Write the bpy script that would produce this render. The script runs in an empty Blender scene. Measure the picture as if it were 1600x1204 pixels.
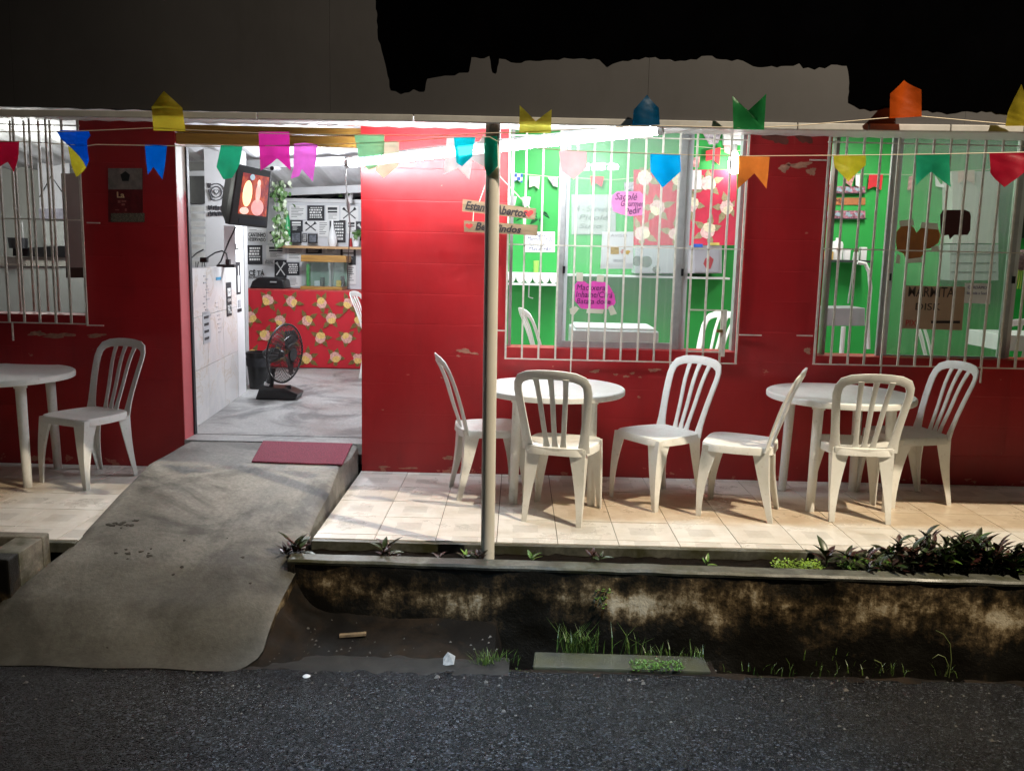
import bpy, bmesh, math, random
from mathutils import Vector, Matrix, noise
from mathutils.geometry import tessellate_polygon
random.seed(7)
S = bpy.context.scene
C = S.collection
PI = math.pi

# ------------------------------------------------------------------ camera
FPX, PITCH, ROLL, YAW, CAMH = 1375.8, 0.148735, 0.022228, 0.0041816, 1.55
_f = Vector((-math.sin(YAW)*math.cos(PITCH), math.cos(YAW)*math.cos(PITCH), -math.sin(PITCH)))
_r = Vector((math.cos(YAW), math.sin(YAW), 0)); _u = _r.cross(_f)
_r, _u = math.cos(ROLL)*_r+math.sin(ROLL)*_u, -math.sin(ROLL)*_r+math.cos(ROLL)*_u
cam = bpy.data.objects.new('camera', bpy.data.cameras.new('camera')); C.objects.link(cam)
cam.matrix_world = Matrix(((_r.x, _u.x, -_f.x, 0), (_r.y, _u.y, -_f.y, 0), (_r.z, _u.z, -_f.z, CAMH), (0, 0, 0, 1)))
cam.data.sensor_width = 36; cam.data.lens = 36*FPX/1600
cam.data.clip_start = .05; cam.data.clip_end = 300
S.camera = cam
# ------------------------------------------------------------------ world, night sky
w = bpy.data.worlds.new('World'); S.world = w; w.use_nodes = True
bg = w.node_tree.nodes['Background']
bg.inputs[0].default_value = (.42, .5, .75, 1); bg.inputs[1].default_value = .0035
S.view_settings.view_transform = 'Standard'; S.view_settings.look = 'None'
S.view_settings.exposure = 0; S.view_settings.gamma = 1; S.view_settings.use_curve_mapping = False
S.render.engine = 'CYCLES'

def lamp(name, kind, loc, target, power, color, size=.2, cone=60, blend=.5, size_y=None):
    d = bpy.data.lights.new(name, kind); d.energy = power; d.color = color
    if kind == 'SPOT': d.spot_size = math.radians(cone); d.spot_blend = blend; d.shadow_soft_size = size
    elif kind == 'AREA':
        d.size = size
        if size_y: d.shape = 'RECTANGLE'; d.size_y = size_y
    else: d.shadow_soft_size = size
    o = bpy.data.objects.new(name, d); C.objects.link(o); o.location = loc
    o.rotation_euler = (Vector(target)-Vector(loc)).to_track_quat('-Z', 'Y').to_euler()
    return o
lamp('street_light_warm', 'SPOT', (5.35, 1.1, 7.9), (1.0, 7.1, .4), 4900, (1, .85, .63), .05, 66, 1.0)
lamp('added_cool_fill', 'SPOT', (.6, .2, 6.6), (.15, 2.7, 0), 4000, (.50, .73, 1), .12, 26, 1.0)  # added spot: stands in for the tubes' bluish sheen on wet asphalt
lamp('dining_room_light', 'POINT', (-1.9, 8.2, 2.2), (-2.0, 8.5, 0), 140, (.90, .94, 1), .12)
lamp('kitchen_light', 'POINT', (-4.3, 7.9, 2.25), (-4.9, 8.2, 0), 36, (.97, 1, .92), .15)
lamp('green_room_light', 'AREA', (.45, 7.3, 2.72), (.45, 7.3, 0), 72, (.95, .98, 1), .2, size_y=1.2)
lamp('green_room_light_far', 'AREA', (3.1, 7.3, 2.72), (3.1, 7.3, 0), 32, (1, .97, .9), .2, size_y=1.0)

# ------------------------------------------------------------------ helpers
def ray(u, v): return _f+_r*((u-800)/FPX)-_u*((v-602)/FPX)
def at(u, v, Y):
    d = ray(u, v); return d*(Y/d.y)+Vector((0, 0, CAMH))
def fl(u, v, z=0):
    d = ray(u, v); return d*((z-CAMH)/d.z)+Vector((0, 0, CAMH))

class NT:
    def __init__(s, name):
        s.m = bpy.data.materials.new(name); s.m.use_nodes = True
        s.t = s.m.node_tree; s.b = s.t.nodes['Principled BSDF']; s.out = s.t.nodes['Material Output']
        s.co = s.t.nodes.new('ShaderNodeTexCoord')
    def n(s, k, **kw):
        o = s.t.nodes.new(k)
        for a, b in kw.items():
            if a.startswith('i_'):
                key = a[2:].replace('_', ' ')
                o.inputs[int(key) if key.isdigit() else key].default_value = b
            else: setattr(o, a, b)
        return o
    def l(s, a, b): s.t.links.new(a, b)
    def noise(s, scale, detail=4, rough=.55, coord='Object', stretch=None, dist=0):
        o = s.n('ShaderNodeTexNoise'); o.inputs['Scale'].default_value = scale; o.inputs['Detail'].default_value = detail
        o.inputs['Roughness'].default_value = rough; o.inputs['Distortion'].default_value = dist
        src = s.co.outputs[coord]
        if stretch:
            mp = s.n('ShaderNodeMapping'); mp.inputs['Scale'].default_value = stretch; s.l(src, mp.inputs[0]); src = mp.outputs[0]
        s.l(src, o.inputs['Vector']); return o.outputs['Fac']
    def ramp(s, fac, stops):
        r = s.n('ShaderNodeValToRGB'); e = r.color_ramp.elements
        while len(e) < len(stops): e.new(.5)
        for q, (p, c) in zip(e, stops):
            q.position = p; q.color = c if len(c) == 4 else (*c, 1)
        s.l(fac, r.inputs[0]); return r.outputs[0]
    def mix(s, fac, a, b, mode='MIX'):
        m = s.n('ShaderNodeMix', data_type='RGBA', blend_type=mode)
        for k, x in ((0, fac), (6, a), (7, b)):
            if isinstance(x, (int, float)): m.inputs[k].default_value = x
            elif isinstance(x, tuple): m.inputs[k].default_value = x if len(x) == 4 else (*x, 1)
            else: s.l(x, m.inputs[k])
        return m.outputs[2]
    def math(s, op, a, b=None):
        m = s.n('ShaderNodeMath', operation=op)
        for k, x in ((0, a), (1, b)):
            if x is None: continue
            if isinstance(x, (int, float)): m.inputs[k].default_value = x
            else: s.l(x, m.inputs[k])
        return m.outputs[0]
    def col(s, c):
        if isinstance(c, tuple): s.b.inputs['Base Color'].default_value = (*c[:3], 1)
        else: s.l(c, s.b.inputs['Base Color'])
    def bump(s, h, strength=.3, dist=.01):
        b = s.n('ShaderNodeBump'); b.inputs['Strength'].default_value = strength; b.inputs['Distance'].default_value = dist
        s.l(h, b.inputs['Height']); s.l(b.outputs[0], s.b.inputs['Normal'])
    def rough(s, r):
        if isinstance(r, (int, float)): s.b.inputs['Roughness'].default_value = r
        else: s.l(r, s.b.inputs['Roughness'])

_mc = {}
def plain(name, c, rough=.6, var=.18, scale=9, metal=0, bump=.15, spec=.5):
    """a simple surface: base colour with a slow blotchy variation and fine relief"""
    if name in _mc: return _mc[name]
    t = NT(name); n = t.noise(scale, 5, .6)
    d = tuple(x*(1-var) for x in c); b = tuple(min(1, x*(1+var)) for x in c)
    t.col(t.ramp(n, [(.3, d), (.7, b)])); t.rough(t.math('ADD', t.math('MULTIPLY', n, .2), rough-.1))
    t.b.inputs['Metallic'].default_value = metal; t.b.inputs['Specular IOR Level'].default_value = spec
    if bump: t.bump(t.noise(scale*12, 3), bump, .002)
    _mc[name] = t.m; return t.m
def emit(name, c, s):
    t = NT(name); t.b.inputs['Base Color'].default_value = (.8, .8, .8, 1)
    t.b.inputs['Emission Color'].default_value = (*c, 1); t.b.inputs['Emission Strength'].default_value = s
    return t.m

class MB:
    """collects shapes and links them as one mesh object"""
    def __init__(s): s.v = []; s.f = []
    def add(s, vs, fs):
        k = len(s.v); s.v += [tuple(x) for x in vs]; s.f += [tuple(k+i for i in f) for f in fs]; return s
    def box(s, x0, y0, z0, x1, y1, z1):
        if x0 > x1: x0, x1 = x1, x0
        if y0 > y1: y0, y1 = y1, y0
        if z0 > z1: z0, z1 = z1, z0
        return s.add([(x0, y0, z0), (x1, y0, z0), (x1, y1, z0), (x0, y1, z0), (x0, y0, z1), (x1, y0, z1), (x1, y1, z1), (x0, y1, z1)],
                     [(0, 3, 2, 1), (4, 5, 6, 7), (0, 1, 5, 4), (1, 2, 6, 5), (2, 3, 7, 6), (3, 0, 4, 7)])
    def hexa(s, b, t):
        """eight corners: bottom four and top four"""
        return s.add(list(b)+list(t), [(0, 3, 2, 1), (4, 5, 6, 7), (0, 1, 5, 4), (1, 2, 6, 5), (2, 3, 7, 6), (3, 0, 4, 7)])
    def tube(s, pts, r, n=8, cap=True):
        pts = [Vector(p) for p in pts]; rs = r if isinstance(r, (list, tuple)) else [r]*len(pts)
        vs = []; fs = []; N = None
        for i, p in enumerate(pts):
            T = (pts[min(i+1, len(pts)-1)]-pts[max(i-1, 0)]).normalized()
            if N is None: N = T.orthogonal().normalized()
            N = (N-T*N.dot(T)).normalized(); B = T.cross(N)
            for k in range(n):
                a = 2*PI*k/n; vs.append(p+(N*math.cos(a)+B*math.sin(a))*rs[i])
        for i in range(len(pts)-1):
            for k in range(n): fs.append((i*n+k, i*n+(k+1) % n, (i+1)*n+(k+1) % n, (i+1)*n+k))
        if cap: fs.append(tuple(range(n-1, -1, -1))); fs.append(tuple((len(pts)-1)*n+k for k in range(n)))
        return s.add(vs, fs)
    def band(s, pts, w, t, nrm, n=8):
        """flat bar with rounded section swept along pts; w across, t thick along nrm"""
        pts = [Vector(p) for p in pts]; vs = []; fs = []
        for i, p in enumerate(pts):
            T = (pts[min(i+1, len(pts)-1)]-pts[max(i-1, 0)]).normalized()
            N = Vector(nrm[i] if isinstance(nrm, list) else nrm); N = (N-T*N.dot(T)).normalized(); B = T.cross(N)
            ww = w[i] if isinstance(w, list) else w; tt = t[i] if isinstance(t, list) else t
            for k in range(n):
                a = 2*PI*(k+.5)/n; c_, s_ = math.cos(a), math.sin(a)
                x = math.copysign(abs(c_)**.5, c_); y = math.copysign(abs(s_)**.5, s_)
                vs.append(p+B*(x*ww/2)+N*(y*tt/2))
        for i in range(len(pts)-1):
            for k in range(n): fs.append((i*n+k, i*n+(k+1) % n, (i+1)*n+(k+1) % n, (i+1)*n+k))
        fs.append(tuple(range(n-1, -1, -1))); fs.append(tuple((len(pts)-1)*n+k for k in range(n)))
        return s.add(vs, fs)
    def lathe(s, prof, n=24, c=(0, 0, 0)):
        vs = []; fs = []; m = len(prof)
        for k in range(n):
            a = 2*PI*k/n
            for r, z in prof: vs.append((c[0]+r*math.cos(a), c[1]+r*math.sin(a), c[2]+z))
        for k in range(n):
            for j in range(m-1): fs.append((k*m+j, ((k+1) % n)*m+j, ((k+1) % n)*m+j+1, k*m+j+1))
        return s.add(vs, fs)
    def prism(s, poly, d):
        """polygon (3-d points) extruded by vector d"""
        poly = [Vector(p) for p in poly]; d = Vector(d); n = len(poly)
        nr = Vector((0, 0, 0))
        for i in range(n):
            nr += poly[i].cross(poly[(i+1) % n])
        if nr.dot(d) < 0: poly.reverse()
        vs = poly+[p+d for p in poly]
        return s.add(vs, [tuple(range(n-1, -1, -1)), tuple(n+i for i in range(n))]+[(i, (i+1) % n, n+(i+1) % n, n+i) for i in range(n)])
    def mesh(s, name, smooth=None):
        me = bpy.data.meshes.new(name); me.from_pydata(s.v, [], s.f); me.validate()
        if smooth is not None:
            me.shade_smooth()
            try: me.set_sharp_from_angle(angle=math.radians(smooth))
            except Exception: pass
        return me
    def build(s, name, mat, parent=None, smooth=None, bevel=0):
        me = s.mesh(name, smooth)
        if bevel:
            bm = bmesh.new(); bm.from_mesh(me)
            bmesh.ops.bevel(bm, geom=[e for e in bm.edges if len(e.link_faces) == 2 and e.calc_face_angle(0) > .5], offset=bevel, segments=2, profile=.6, affect='EDGES')
            bm.to_mesh(me); bm.free()
        return link(name, me, mat, parent)
def link(name, me, mat, parent=None):
    if mat is not None and not me.materials: me.materials.append(mat)
    o = bpy.data.objects.new(name, me); C.objects.link(o)
    if parent is not None:
        o.parent = parent
        if parent.type == 'EMPTY' or True: o.matrix_parent_inverse = Matrix.Identity(4)
    return o
def tag(o, label=None, cat=None, group=None, kind=None):
    if label: o['label'] = label
    if cat: o['category'] = cat
    if group: o['group'] = group
    if kind: o['kind'] = kind
    return o
def thing(name, label, cat, loc=(0, 0, 0), rz=0, group=None):
    o = bpy.data.objects.new(name, None); C.objects.link(o); o.location = loc; o.rotation_euler = (0, 0, rz)
    o.empty_display_size = .05
    return tag(o, label, cat, group)
def struct(o): o['kind'] = 'structure'; return o
def copy_tree(o, parent=None):
    c = o.copy(); C.objects.link(c); c.parent = parent
    for ch in list(o.children): copy_tree(ch, c)
    return c
def prect(name, u0, v0, u1, v1, Y, mat, parent=None, th=.004, bevel=0):
    """box on the plane Y that spans this rectangle of sight"""
    p = [at(u0, v1, Y), at(u1, v1, Y), at(u1, v0, Y), at(u0, v0, Y)]
    return MB().prism(p, (0, th, 0)).build(name, mat, parent, bevel=bevel)
def ppoly(name, pts, Y, mat, parent=None, th=.003):
    return MB().prism([at(u, v, Y) for u, v in pts], (0, th, 0)).build(name, mat, parent)
_deps = None
def text(s, c, wdt, hgt, mat, parent, name='lettering', tilt=0, shear=0, axis='front', depth=.0015, bold=0):
    """flat lettering fitted to wdt x hgt, centred on c, facing the street ('front') or +X ('side')"""
    cu = bpy.data.curves.new('lettering', 'FONT'); cu.body = s; cu.size = 1; cu.extrude = .02; cu.shear = shear; cu.offset = bold
    cu.resolution_u = 3
    to = bpy.data.objects.new('lettering', cu); C.objects.link(to)
    dg = bpy.context.evaluated_depsgraph_get(); dg.update()
    me = bpy.data.meshes.new_from_object(to.evaluated_get(dg)); bpy.data.objects.remove(to)
    xs = [v.co.x for v in me.vertices]; ys = [v.co.y for v in me.vertices]
    x0, x1, y0, y1 = min(xs), max(xs), min(ys), max(ys)
    ct, st = math.cos(tilt), math.sin(tilt)
    for v in me.vertices:
        x = ((v.co.x-x0)/(x1-x0)-.5)*wdt; y = ((v.co.y-y0)/(y1-y0)-.5)*hgt; z = (v.co.z/.02)*depth
        x, y = x*ct-y*st, x*st+y*ct
        v.co = Vector((c[0]+x, c[1]-z, c[2]+y)) if axis == 'front' else Vector((c[0]+z, c[1]+x, c[2]+y))
    me.materials.clear()
    return link(name, me, mat, parent)
def ptext(s, u0, v0, u1, v1, Y, mat, parent, **k):
    a, b = at(u0, v1, Y), at(u1, v0, Y)
    return text(s, ((a.x+b.x)/2, Y, (a.z+b.z)/2), abs(b.x-a.x), abs(b.z-a.z), mat, parent, **k)

# ------------------------------------------------------------------ materials
def m_redwall():
    t = NT('red_wall_paint')
    n = t.noise(1.3, 6, .6); n2 = t.noise(14, 5, .7)
    base = t.ramp(n, [(.25, (.30, .008, .011)), (.75, (.43, .014, .018))])
    # grime drips
    dr = t.noise(2.2, 5, .7, stretch=(3, 3, .5))
    base = t.mix(t.ramp(dr, [(.52, (0, 0, 0)), (.8, (.45, .45, .45))]), base, (.19, .008, .010))
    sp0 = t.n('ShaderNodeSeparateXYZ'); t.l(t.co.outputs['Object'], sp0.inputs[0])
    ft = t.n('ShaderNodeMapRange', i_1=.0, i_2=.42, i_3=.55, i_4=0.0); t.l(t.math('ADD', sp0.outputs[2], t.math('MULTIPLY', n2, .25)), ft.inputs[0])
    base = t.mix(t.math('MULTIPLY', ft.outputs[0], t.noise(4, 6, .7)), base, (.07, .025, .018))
    rl = t.noise(3.2, 5, .6, stretch=(1, 1, .22)); base = t.mix(t.ramp(rl, [(.45, (0, 0, 0)), (.7, (.35,)*3)]), base, (.44, .026, .028))
    # chipped flakes: more along the foot of the wall and at the old sill line
    sp = t.n('ShaderNodeSeparateXYZ'); t.l(t.co.outputs['Object'], sp.inputs[0])
    z = sp.outputs[2]
    foot = t.n('ShaderNodeMapRange', i_1=0.0, i_2=.16, i_3=.135, i_4=0.0); t.l(z, foot.inputs[0])
    band = t.n('ShaderNodeMapRange', i_1=.0, i_2=.05, i_3=.085, i_4=0.0)
    t.l(t.math('ABSOLUTE', t.math('SUBTRACT', z, .775)), band.inputs[0])
    k = t.math('ADD', t.noise(9, 7, .62, stretch=(1, 1, 1.7)), t.math('ADD', foot.outputs[0], band.outputs[0]))
    fk = t.ramp(k, [(.715, (0, 0, 0)), (.735, (1, 1, 1))])
    fc = t.ramp(n2, [(.35, (.42, .20, .12)), (.6, (.50, .12, .09)), (.75, (.34, .27, .16))])
    t.col(t.mix(fk, base, fc))
    t.rough(t.ramp(n2, [(.3, (.36, .36, .36)), (.7, (.5, .5, .5))]))
    # block courses faintly showing under the render
    br = t.n('ShaderNodeTexBrick'); mp = t.n('ShaderNodeMapping'); mp.inputs['Rotation'].default_value = (PI/2, 0, 0)
    t.l(t.co.outputs['Object'], mp.inputs[0]); t.l(mp.outputs[0], br.inputs['Vector'])
    br.inputs['Scale'].default_value = 1; br.inputs['Brick Width'].default_value = 2.3; br.inputs['Row Height'].default_value = .21
    br.inputs['Mortar Size'].default_value = .006; br.inputs['Mortar Smooth'].default_value = 1
    h = t.math('ADD', t.math('MULTIPLY', br.outputs['Fac'], -.6), t.math('ADD', t.math('MULTIPLY', n2, .5), t.math('MULTIPLY', fk, -.5)))
    t.bump(h, .4, .003); return t.m
def m_tile():
    t = NT('glazed_floor_tile'); oi = t.n('ShaderNodeObjectInfo')
    n = t.noise(7, 6, .65, dist=1.2); g = t.noise(2.3, 5, .6, coord='Generated')
    base = t.ramp(n, [(.3, (.72, .70, .66)), (.7, (.86, .85, .82))])
    sp = t.n('ShaderNodeSeparateXYZ'); t.l(t.co.outputs['Object'], sp.inputs[0])
    ax = t.math('ABSOLUTE', t.math('ADD', sp.outputs[0], .01)); ay = t.math('ABSOLUTE', sp.outputs[1])
    wob = t.math('MULTIPLY', t.math('SUBTRACT', n, .5), .035)
    mk = t.math('MULTIPLY', t.math('LESS_THAN', t.math('ADD', ax, wob), .072), t.math('LESS_THAN', t.math('ADD', ay, wob), .066))
    base = t.mix(t.math('MULTIPLY', mk, .5), base, t.ramp(t.noise(30, 3), [(.35, (.42, .42, .41)), (.65, (.54, .53, .50))]))
    base = t.mix(t.ramp(oi.outputs['Random'], [(0, (0, 0, 0)), (1, (.3, .3, .3))]), base, (.50, .42, .32))
    wn = t.n('ShaderNodeTexNoise', i_Scale=2.6, i_Detail=7, i_Roughness=.7)
    geo = t.n('ShaderNodeNewGeometry'); t.l(geo.outputs['Position'], wn.inputs['Vector'])
    dirt = t.ramp(wn.outputs['Fac'], [(.52, (0, 0, 0)), (.78, (.6, .6, .6))])
    base = t.mix(dirt, base, (.42, .36, .27))
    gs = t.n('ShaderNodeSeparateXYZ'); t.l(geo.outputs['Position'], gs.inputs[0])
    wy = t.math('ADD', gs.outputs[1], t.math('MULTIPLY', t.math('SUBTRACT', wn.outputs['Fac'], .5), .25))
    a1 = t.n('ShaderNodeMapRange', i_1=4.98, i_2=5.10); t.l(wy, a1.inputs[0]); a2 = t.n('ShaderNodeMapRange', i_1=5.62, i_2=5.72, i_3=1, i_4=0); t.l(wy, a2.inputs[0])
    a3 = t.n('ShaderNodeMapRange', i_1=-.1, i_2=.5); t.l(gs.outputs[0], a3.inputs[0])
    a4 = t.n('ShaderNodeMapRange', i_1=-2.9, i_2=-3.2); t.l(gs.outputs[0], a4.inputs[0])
    mud = t.math('MULTIPLY', t.math('MULTIPLY', a1.outputs[0], a2.outputs[0]), t.math('MINIMUM', 1, t.math('ADD', a3.outputs[0], a4.outputs[0])))  # ochre tint mask: one fixed depth band, right part and far left
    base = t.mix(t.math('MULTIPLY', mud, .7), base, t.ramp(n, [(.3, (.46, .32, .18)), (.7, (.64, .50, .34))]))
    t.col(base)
    t.rough(t.ramp(wn.outputs['Fac'], [(.35, (.22, .22, .22)), (.7, (.5, .5, .5))])); t.bump(n, .08, .001); return t.m
def m_concrete(name, a, b, moss=0, wet=.6, scale=3):
    t = NT(name); n = t.noise(scale, 8, .65); f = t.noise(45, 4, .7)
    c = t.ramp(n, [(.32, a), (.62, b)])
    c = t.mix(.34, c, t.ramp(f, [(.3, (.05, .05, .04)), (.7, (.75, .72, .66))]), 'OVERLAY')
    st = t.noise(1.6, 6, .7, dist=.6)
    c = t.mix(t.ramp(st, [(.48, (0, 0, 0)), (.60, (.85, .85, .85))]), c, tuple(x*.42 for x in a))
    if moss: c = t.mix(t.ramp(t.noise(2.7, 7, .7), [(.5-moss*.1, (0, 0, 0)), (.62, (1, 1, 1))]), c, (.045, .045, .018))
    t.col(c); t.rough(t.ramp(n, [(.3, (wet-.18,)*3), (.7, (wet+.15,)*3)]))
    t.bump(t.math('ADD', t.math('MULTIPLY', f, .35), t.noise(9, 6, .7)), .6, .006); return t.m
def m_wallface():
    """old planter render: black algae with worn ochre patches"""
    t = NT('algae_stained_render'); n = t.noise(2.6, 8, .68, stretch=(1, 1, 1.3)); f = t.noise(28, 5, .75)
    v = t.noise(7, 5, .7, stretch=(2.2, 1, .35))
    k = t.math('ADD', t.math('MULTIPLY', n, .62), t.math('ADD', t.math('MULTIPLY', v, .20), t.math('MULTIPLY', f, .22)))
    sp = t.n('ShaderNodeSeparateXYZ'); t.l(t.co.outputs['Object'], sp.inputs[0])
    zb = t.n('ShaderNodeMapRange', i_1=0, i_2=.22, i_3=.045, i_4=-.10)
    t.l(t.math('ABSOLUTE', t.math('ADD', sp.outputs[2], .17)), zb.inputs[0]); k = t.math('ADD', k, zb.outputs[0])
    xb = t.n('ShaderNodeMapRange', i_1=-1.1, i_2=2.6, i_3=-.03, i_4=.045); t.l(sp.outputs[0], xb.inputs[0]); k = t.math('ADD', k, xb.outputs[0])
    c = t.ramp(k, [(.48, (.005, .004, .002)), (.53, (.035, .023, .010)), (.57, (.11, .075, .036)), (.605, (.30, .23, .135)), (.66, (.58, .51, .38))])
    t.col(c); t.rough(t.ramp(n, [(.3, (.35,)*3), (.7, (.7,)*3)])); t.bump(t.math('ADD', k, t.math('MULTIPLY', f, .3)), .9, .012); return t.m
def m_asphalt():
    t = NT('wet_asphalt')
    vo = t.n('ShaderNodeTexVoronoi', i_Scale=105); t.l(t.co.outputs['Object'], vo.inputs['Vector'])
    vo2 = t.n('ShaderNodeTexVoronoi', i_Scale=190); t.l(t.co.outputs['Object'], vo2.inputs['Vector'])
    n = t.noise(.9, 7, .65); f = t.noise(300, 2)
    c = t.ramp(vo.outputs['Color'], [(.15, (.003, .0033, .004)), (.70, (.014, .015, .018)), (.84, (.06, .065, .075))])
    c = t.mix(t.ramp(n, [(.4, (0, 0, 0)), (.66, (.6,)*3)]), c, (.008, .0075, .007)); t.col(c)
    t.rough(t.ramp(n, [(.3, (.10,)*3), (.68, (.24,)*3)]))
    h = t.math('ADD', t.math('MULTIPLY', vo.outputs['Distance'], -1.0), t.math('MULTIPLY', vo2.outputs['Distance'], -.5))
    h = t.math('ADD', h, t.math('MULTIPLY', t.noise(12, 4), .9)); t.bump(h, 1.0, .010)
    bn = [n_ for n_ in t.t.nodes if n_.type == 'BUMP'][0]
    # every stone of the wet surface has its own tilt
    sb = t.n('ShaderNodeVectorMath', operation='SUBTRACT'); t.l(vo.outputs['Color'], sb.inputs[0]); sb.inputs[1].default_value = (.5, .5, .5)
    sc = t.n('ShaderNodeVectorMath', operation='SCALE'); t.l(sb.outputs[0], sc.inputs[0]); sc.inputs['Scale'].default_value = .55
    ad = t.n('ShaderNodeVectorMath', operation='ADD'); t.l(sc.outputs[0], ad.inputs[0]); t.l(bn.outputs[0], ad.inputs[1])
    nm = t.n('ShaderNodeVectorMath', operation='NORMALIZE'); t.l(ad.outputs[0], nm.inputs[0]); t.l(nm.outputs[0], t.b.inputs['Normal'])
    t.b.inputs['Specular IOR Level'].default_value = .5
    return t.m
def m_plastic():
    t = NT('white_chair_plastic'); n = t.noise(5, 6, .65); f = t.noise(38, 5, .75); oi = t.n('ShaderNodeObjectInfo')
    c = t.ramp(n, [(.3, (.78, .78, .74)), (.7, (.88, .88, .85))])
    c = t.mix(t.ramp(f, [(.56, (0, 0, 0)), (.74, (.35,)*3)]), c, (.36, .31, .23))
    c = t.mix(t.math('MULTIPLY', oi.outputs['Random'], .03), c, (.55, .50, .40))
    sp = t.n('ShaderNodeSeparateXYZ'); t.l(t.co.outputs['Object'], sp.inputs[0])
    lo = t.n('ShaderNodeMapRange', i_1=0, i_2=.12, i_3=.45, i_4=0); t.l(sp.outputs[2], lo.inputs[0])
    c = t.mix(t.math('MULTIPLY', lo.outputs[0], f), c, (.20, .16, .11)); t.col(c)
    t.rough(t.ramp(f, [(.3, (.33,)*3), (.7, (.5,)*3)])); t.bump(f, .12, .001); t.b.inputs['Subsurface Weight'].default_value = 0
    return t.m
def m_wood(name, a, b, scale=1.0, axis=0):
    t = NT(name); st = [14*scale]*3; st[axis] = 1.2*scale
    n = t.noise(3, 7, .65, stretch=tuple(st), dist=.8); t.col(t.ramp(n, [(.3, a), (.7, b)])); t.rough(.5); t.bump(n, .25, .002); return t.m
def m_film(name, c, tr=.30, rough=.35):
    """thin coloured plastic sheet: lets some light through"""
    t = NT(name); nt = t.t
    n = t.noise(9, 4, .6); k = t.ramp(n, [(.3, tuple(x*.75 for x in c)), (.7, c)])
    t.col(k); t.rough(rough); t.bump(t.noise(26, 3), .35, .004)
    trl = t.n('ShaderNodeBsdfTranslucent'); t.l(k, trl.inputs[0])
    tp = t.n('ShaderNodeBsdfTransparent'); tp.inputs[0].default_value = (*[min(1, x*1.3+.05) for x in c], 1)
    m1 = t.n('ShaderNodeMixShader'); m1.inputs[0].default_value = .62; t.l(t.b.outputs[0], m1.inputs[1]); t.l(trl.outputs[0], m1.inputs[2])
    m2 = t.n('ShaderNodeMixShader'); m2.inputs[0].default_value = tr; t.l(m1.outputs[0], m2.inputs[1]); t.l(tp.outputs[0], m2.inputs[2])
    t.l(m2.outputs[0], t.out.inputs[0]); return t.m
def m_glass(name='window_glass', haze=.2, tint=(.93, .97, .95)):
    t = NT(name); n = t.noise(2.2, 5, .6)
    tp = t.n('ShaderNodeBsdfTransparent'); tp.inputs[0].default_value = (*tint, 1)
    df = t.n('ShaderNodeBsdfDiffuse'); df.inputs[0].default_value = (.75, .8, .8, 1)
    tl = t.n('ShaderNodeBsdfTranslucent'); tl.inputs[0].default_value = (.75, .8, .8, 1)
    gl = t.n('ShaderNodeBsdfGlossy'); gl.inputs[1].default_value = .03
    a = t.n('ShaderNodeMixShader'); a.inputs[0].default_value = .5; t.l(df.outputs[0], a.inputs[1]); t.l(tl.outputs[0], a.inputs[2])
    b = t.n('ShaderNodeMixShader'); t.l(t.ramp(n, [(.3, (haze*.75,)*3), (.7, (haze*1.25,)*3)]), b.inputs[0]); t.l(tp.outputs[0], b.inputs[1]); t.l(a.outputs[0], b.inputs[2])
    fr = t.n('ShaderNodeFresnel'); fr.inputs[0].default_value = 1.45
    c = t.n('ShaderNodeMixShader'); t.l(fr.outputs[0], c.inputs[0]); t.l(b.outputs[0], c.inputs[1]); t.l(gl.outputs[0], c.inputs[2])
    t.l(c.outputs[0], t.out.inputs[0]); return t.m
def m_leaf(name, a, b):
    t = NT(name); oi = t.n('ShaderNodeObjectInfo'); n = t.noise(40, 3)
    c = t.mix(t.math('ADD', t.math('MULTIPLY', oi.outputs['Random'], .8), t.math('MULTIPLY', n, .25)), a, b); t.col(c); t.rough(.35); return t.m

RED = m_redwall(); TILE = m_tile(); PLAS = m_plastic(); ASPH = m_asphalt(); WFACE = m_wallface()
RAMP = m_concrete('worn_ramp_concrete', (.15, .145, .13), (.29, .285, .265), .0, .62, 2.2)
CONC = m_concrete('mossy_concrete', (.13, .12, .10), (.27, .25, .21), .3, .6, 4)
DIRT = m_concrete('gutter_mud', (.004, .0024, .001), (.022, .0125, .0055), .0, .8, 5)
DIRT.node_tree.nodes['Principled BSDF'].inputs['Specular IOR Level'].default_value = .25
GROUT = plain('dark_grout', (.10, .075, .05), .8, .3, 30)
BAR = plain('cream_painted_steel', (.62, .57, .49), .45, .18, 25)
ALU = plain('grey_aluminium', (.42, .42, .42), .4, .1, 20, metal=.35)
WHITE = plain('white_paint', (.72, .72, .72), .55, .07, 5)
GREY = plain('grey_plaster', (.34, .34, .345), .7, .1, 3)
BLK = plain('black_plastic', (.012, .012, .013), .35, .2, 20)
DARK = plain('matt_black_print', (.02, .02, .024), .6, .2, 20)
PAPER = plain('white_paper', (.76, .76, .75), .7, .05, 10)
GREEN = plain('bright_green_wall_paint', (.028, .36, .065), .5, .10, 2)
FLOORIN = m_concrete('polished_grey_floor', (.30, .30, .30), (.44, .44, .445), 0, .45, 1.4)
WOODL = m_wood('honey_wood', (.22, .10, .018), (.46, .25, .05))
WOODP = m_wood('pale_plank_wood', (.36, .20, .09), (.56, .36, .18), 1.5)
LINT = m_wood('varnished_lintel_wood', (.30, .14, .02), (.55, .30, .05), .7)
MARK = plain('marker_ink', (.015, .008, .008), .6, .2, 40)
REDH = plain('red_marker', (.42, .02, .02), .6, .2, 30)
GLASS = m_glass('window_glass', .12); GLASSC = m_glass('cabinet_glass', .06)
CORD = plain('pale_string', (.72, .62, .48), .7, .1, 40)
CABLE = plain('black_cable', (.012, .012, .013), .45, .1, 40)
TUBE = emit('lit_led_tube', (.88, .95, 1), 92)

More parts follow.
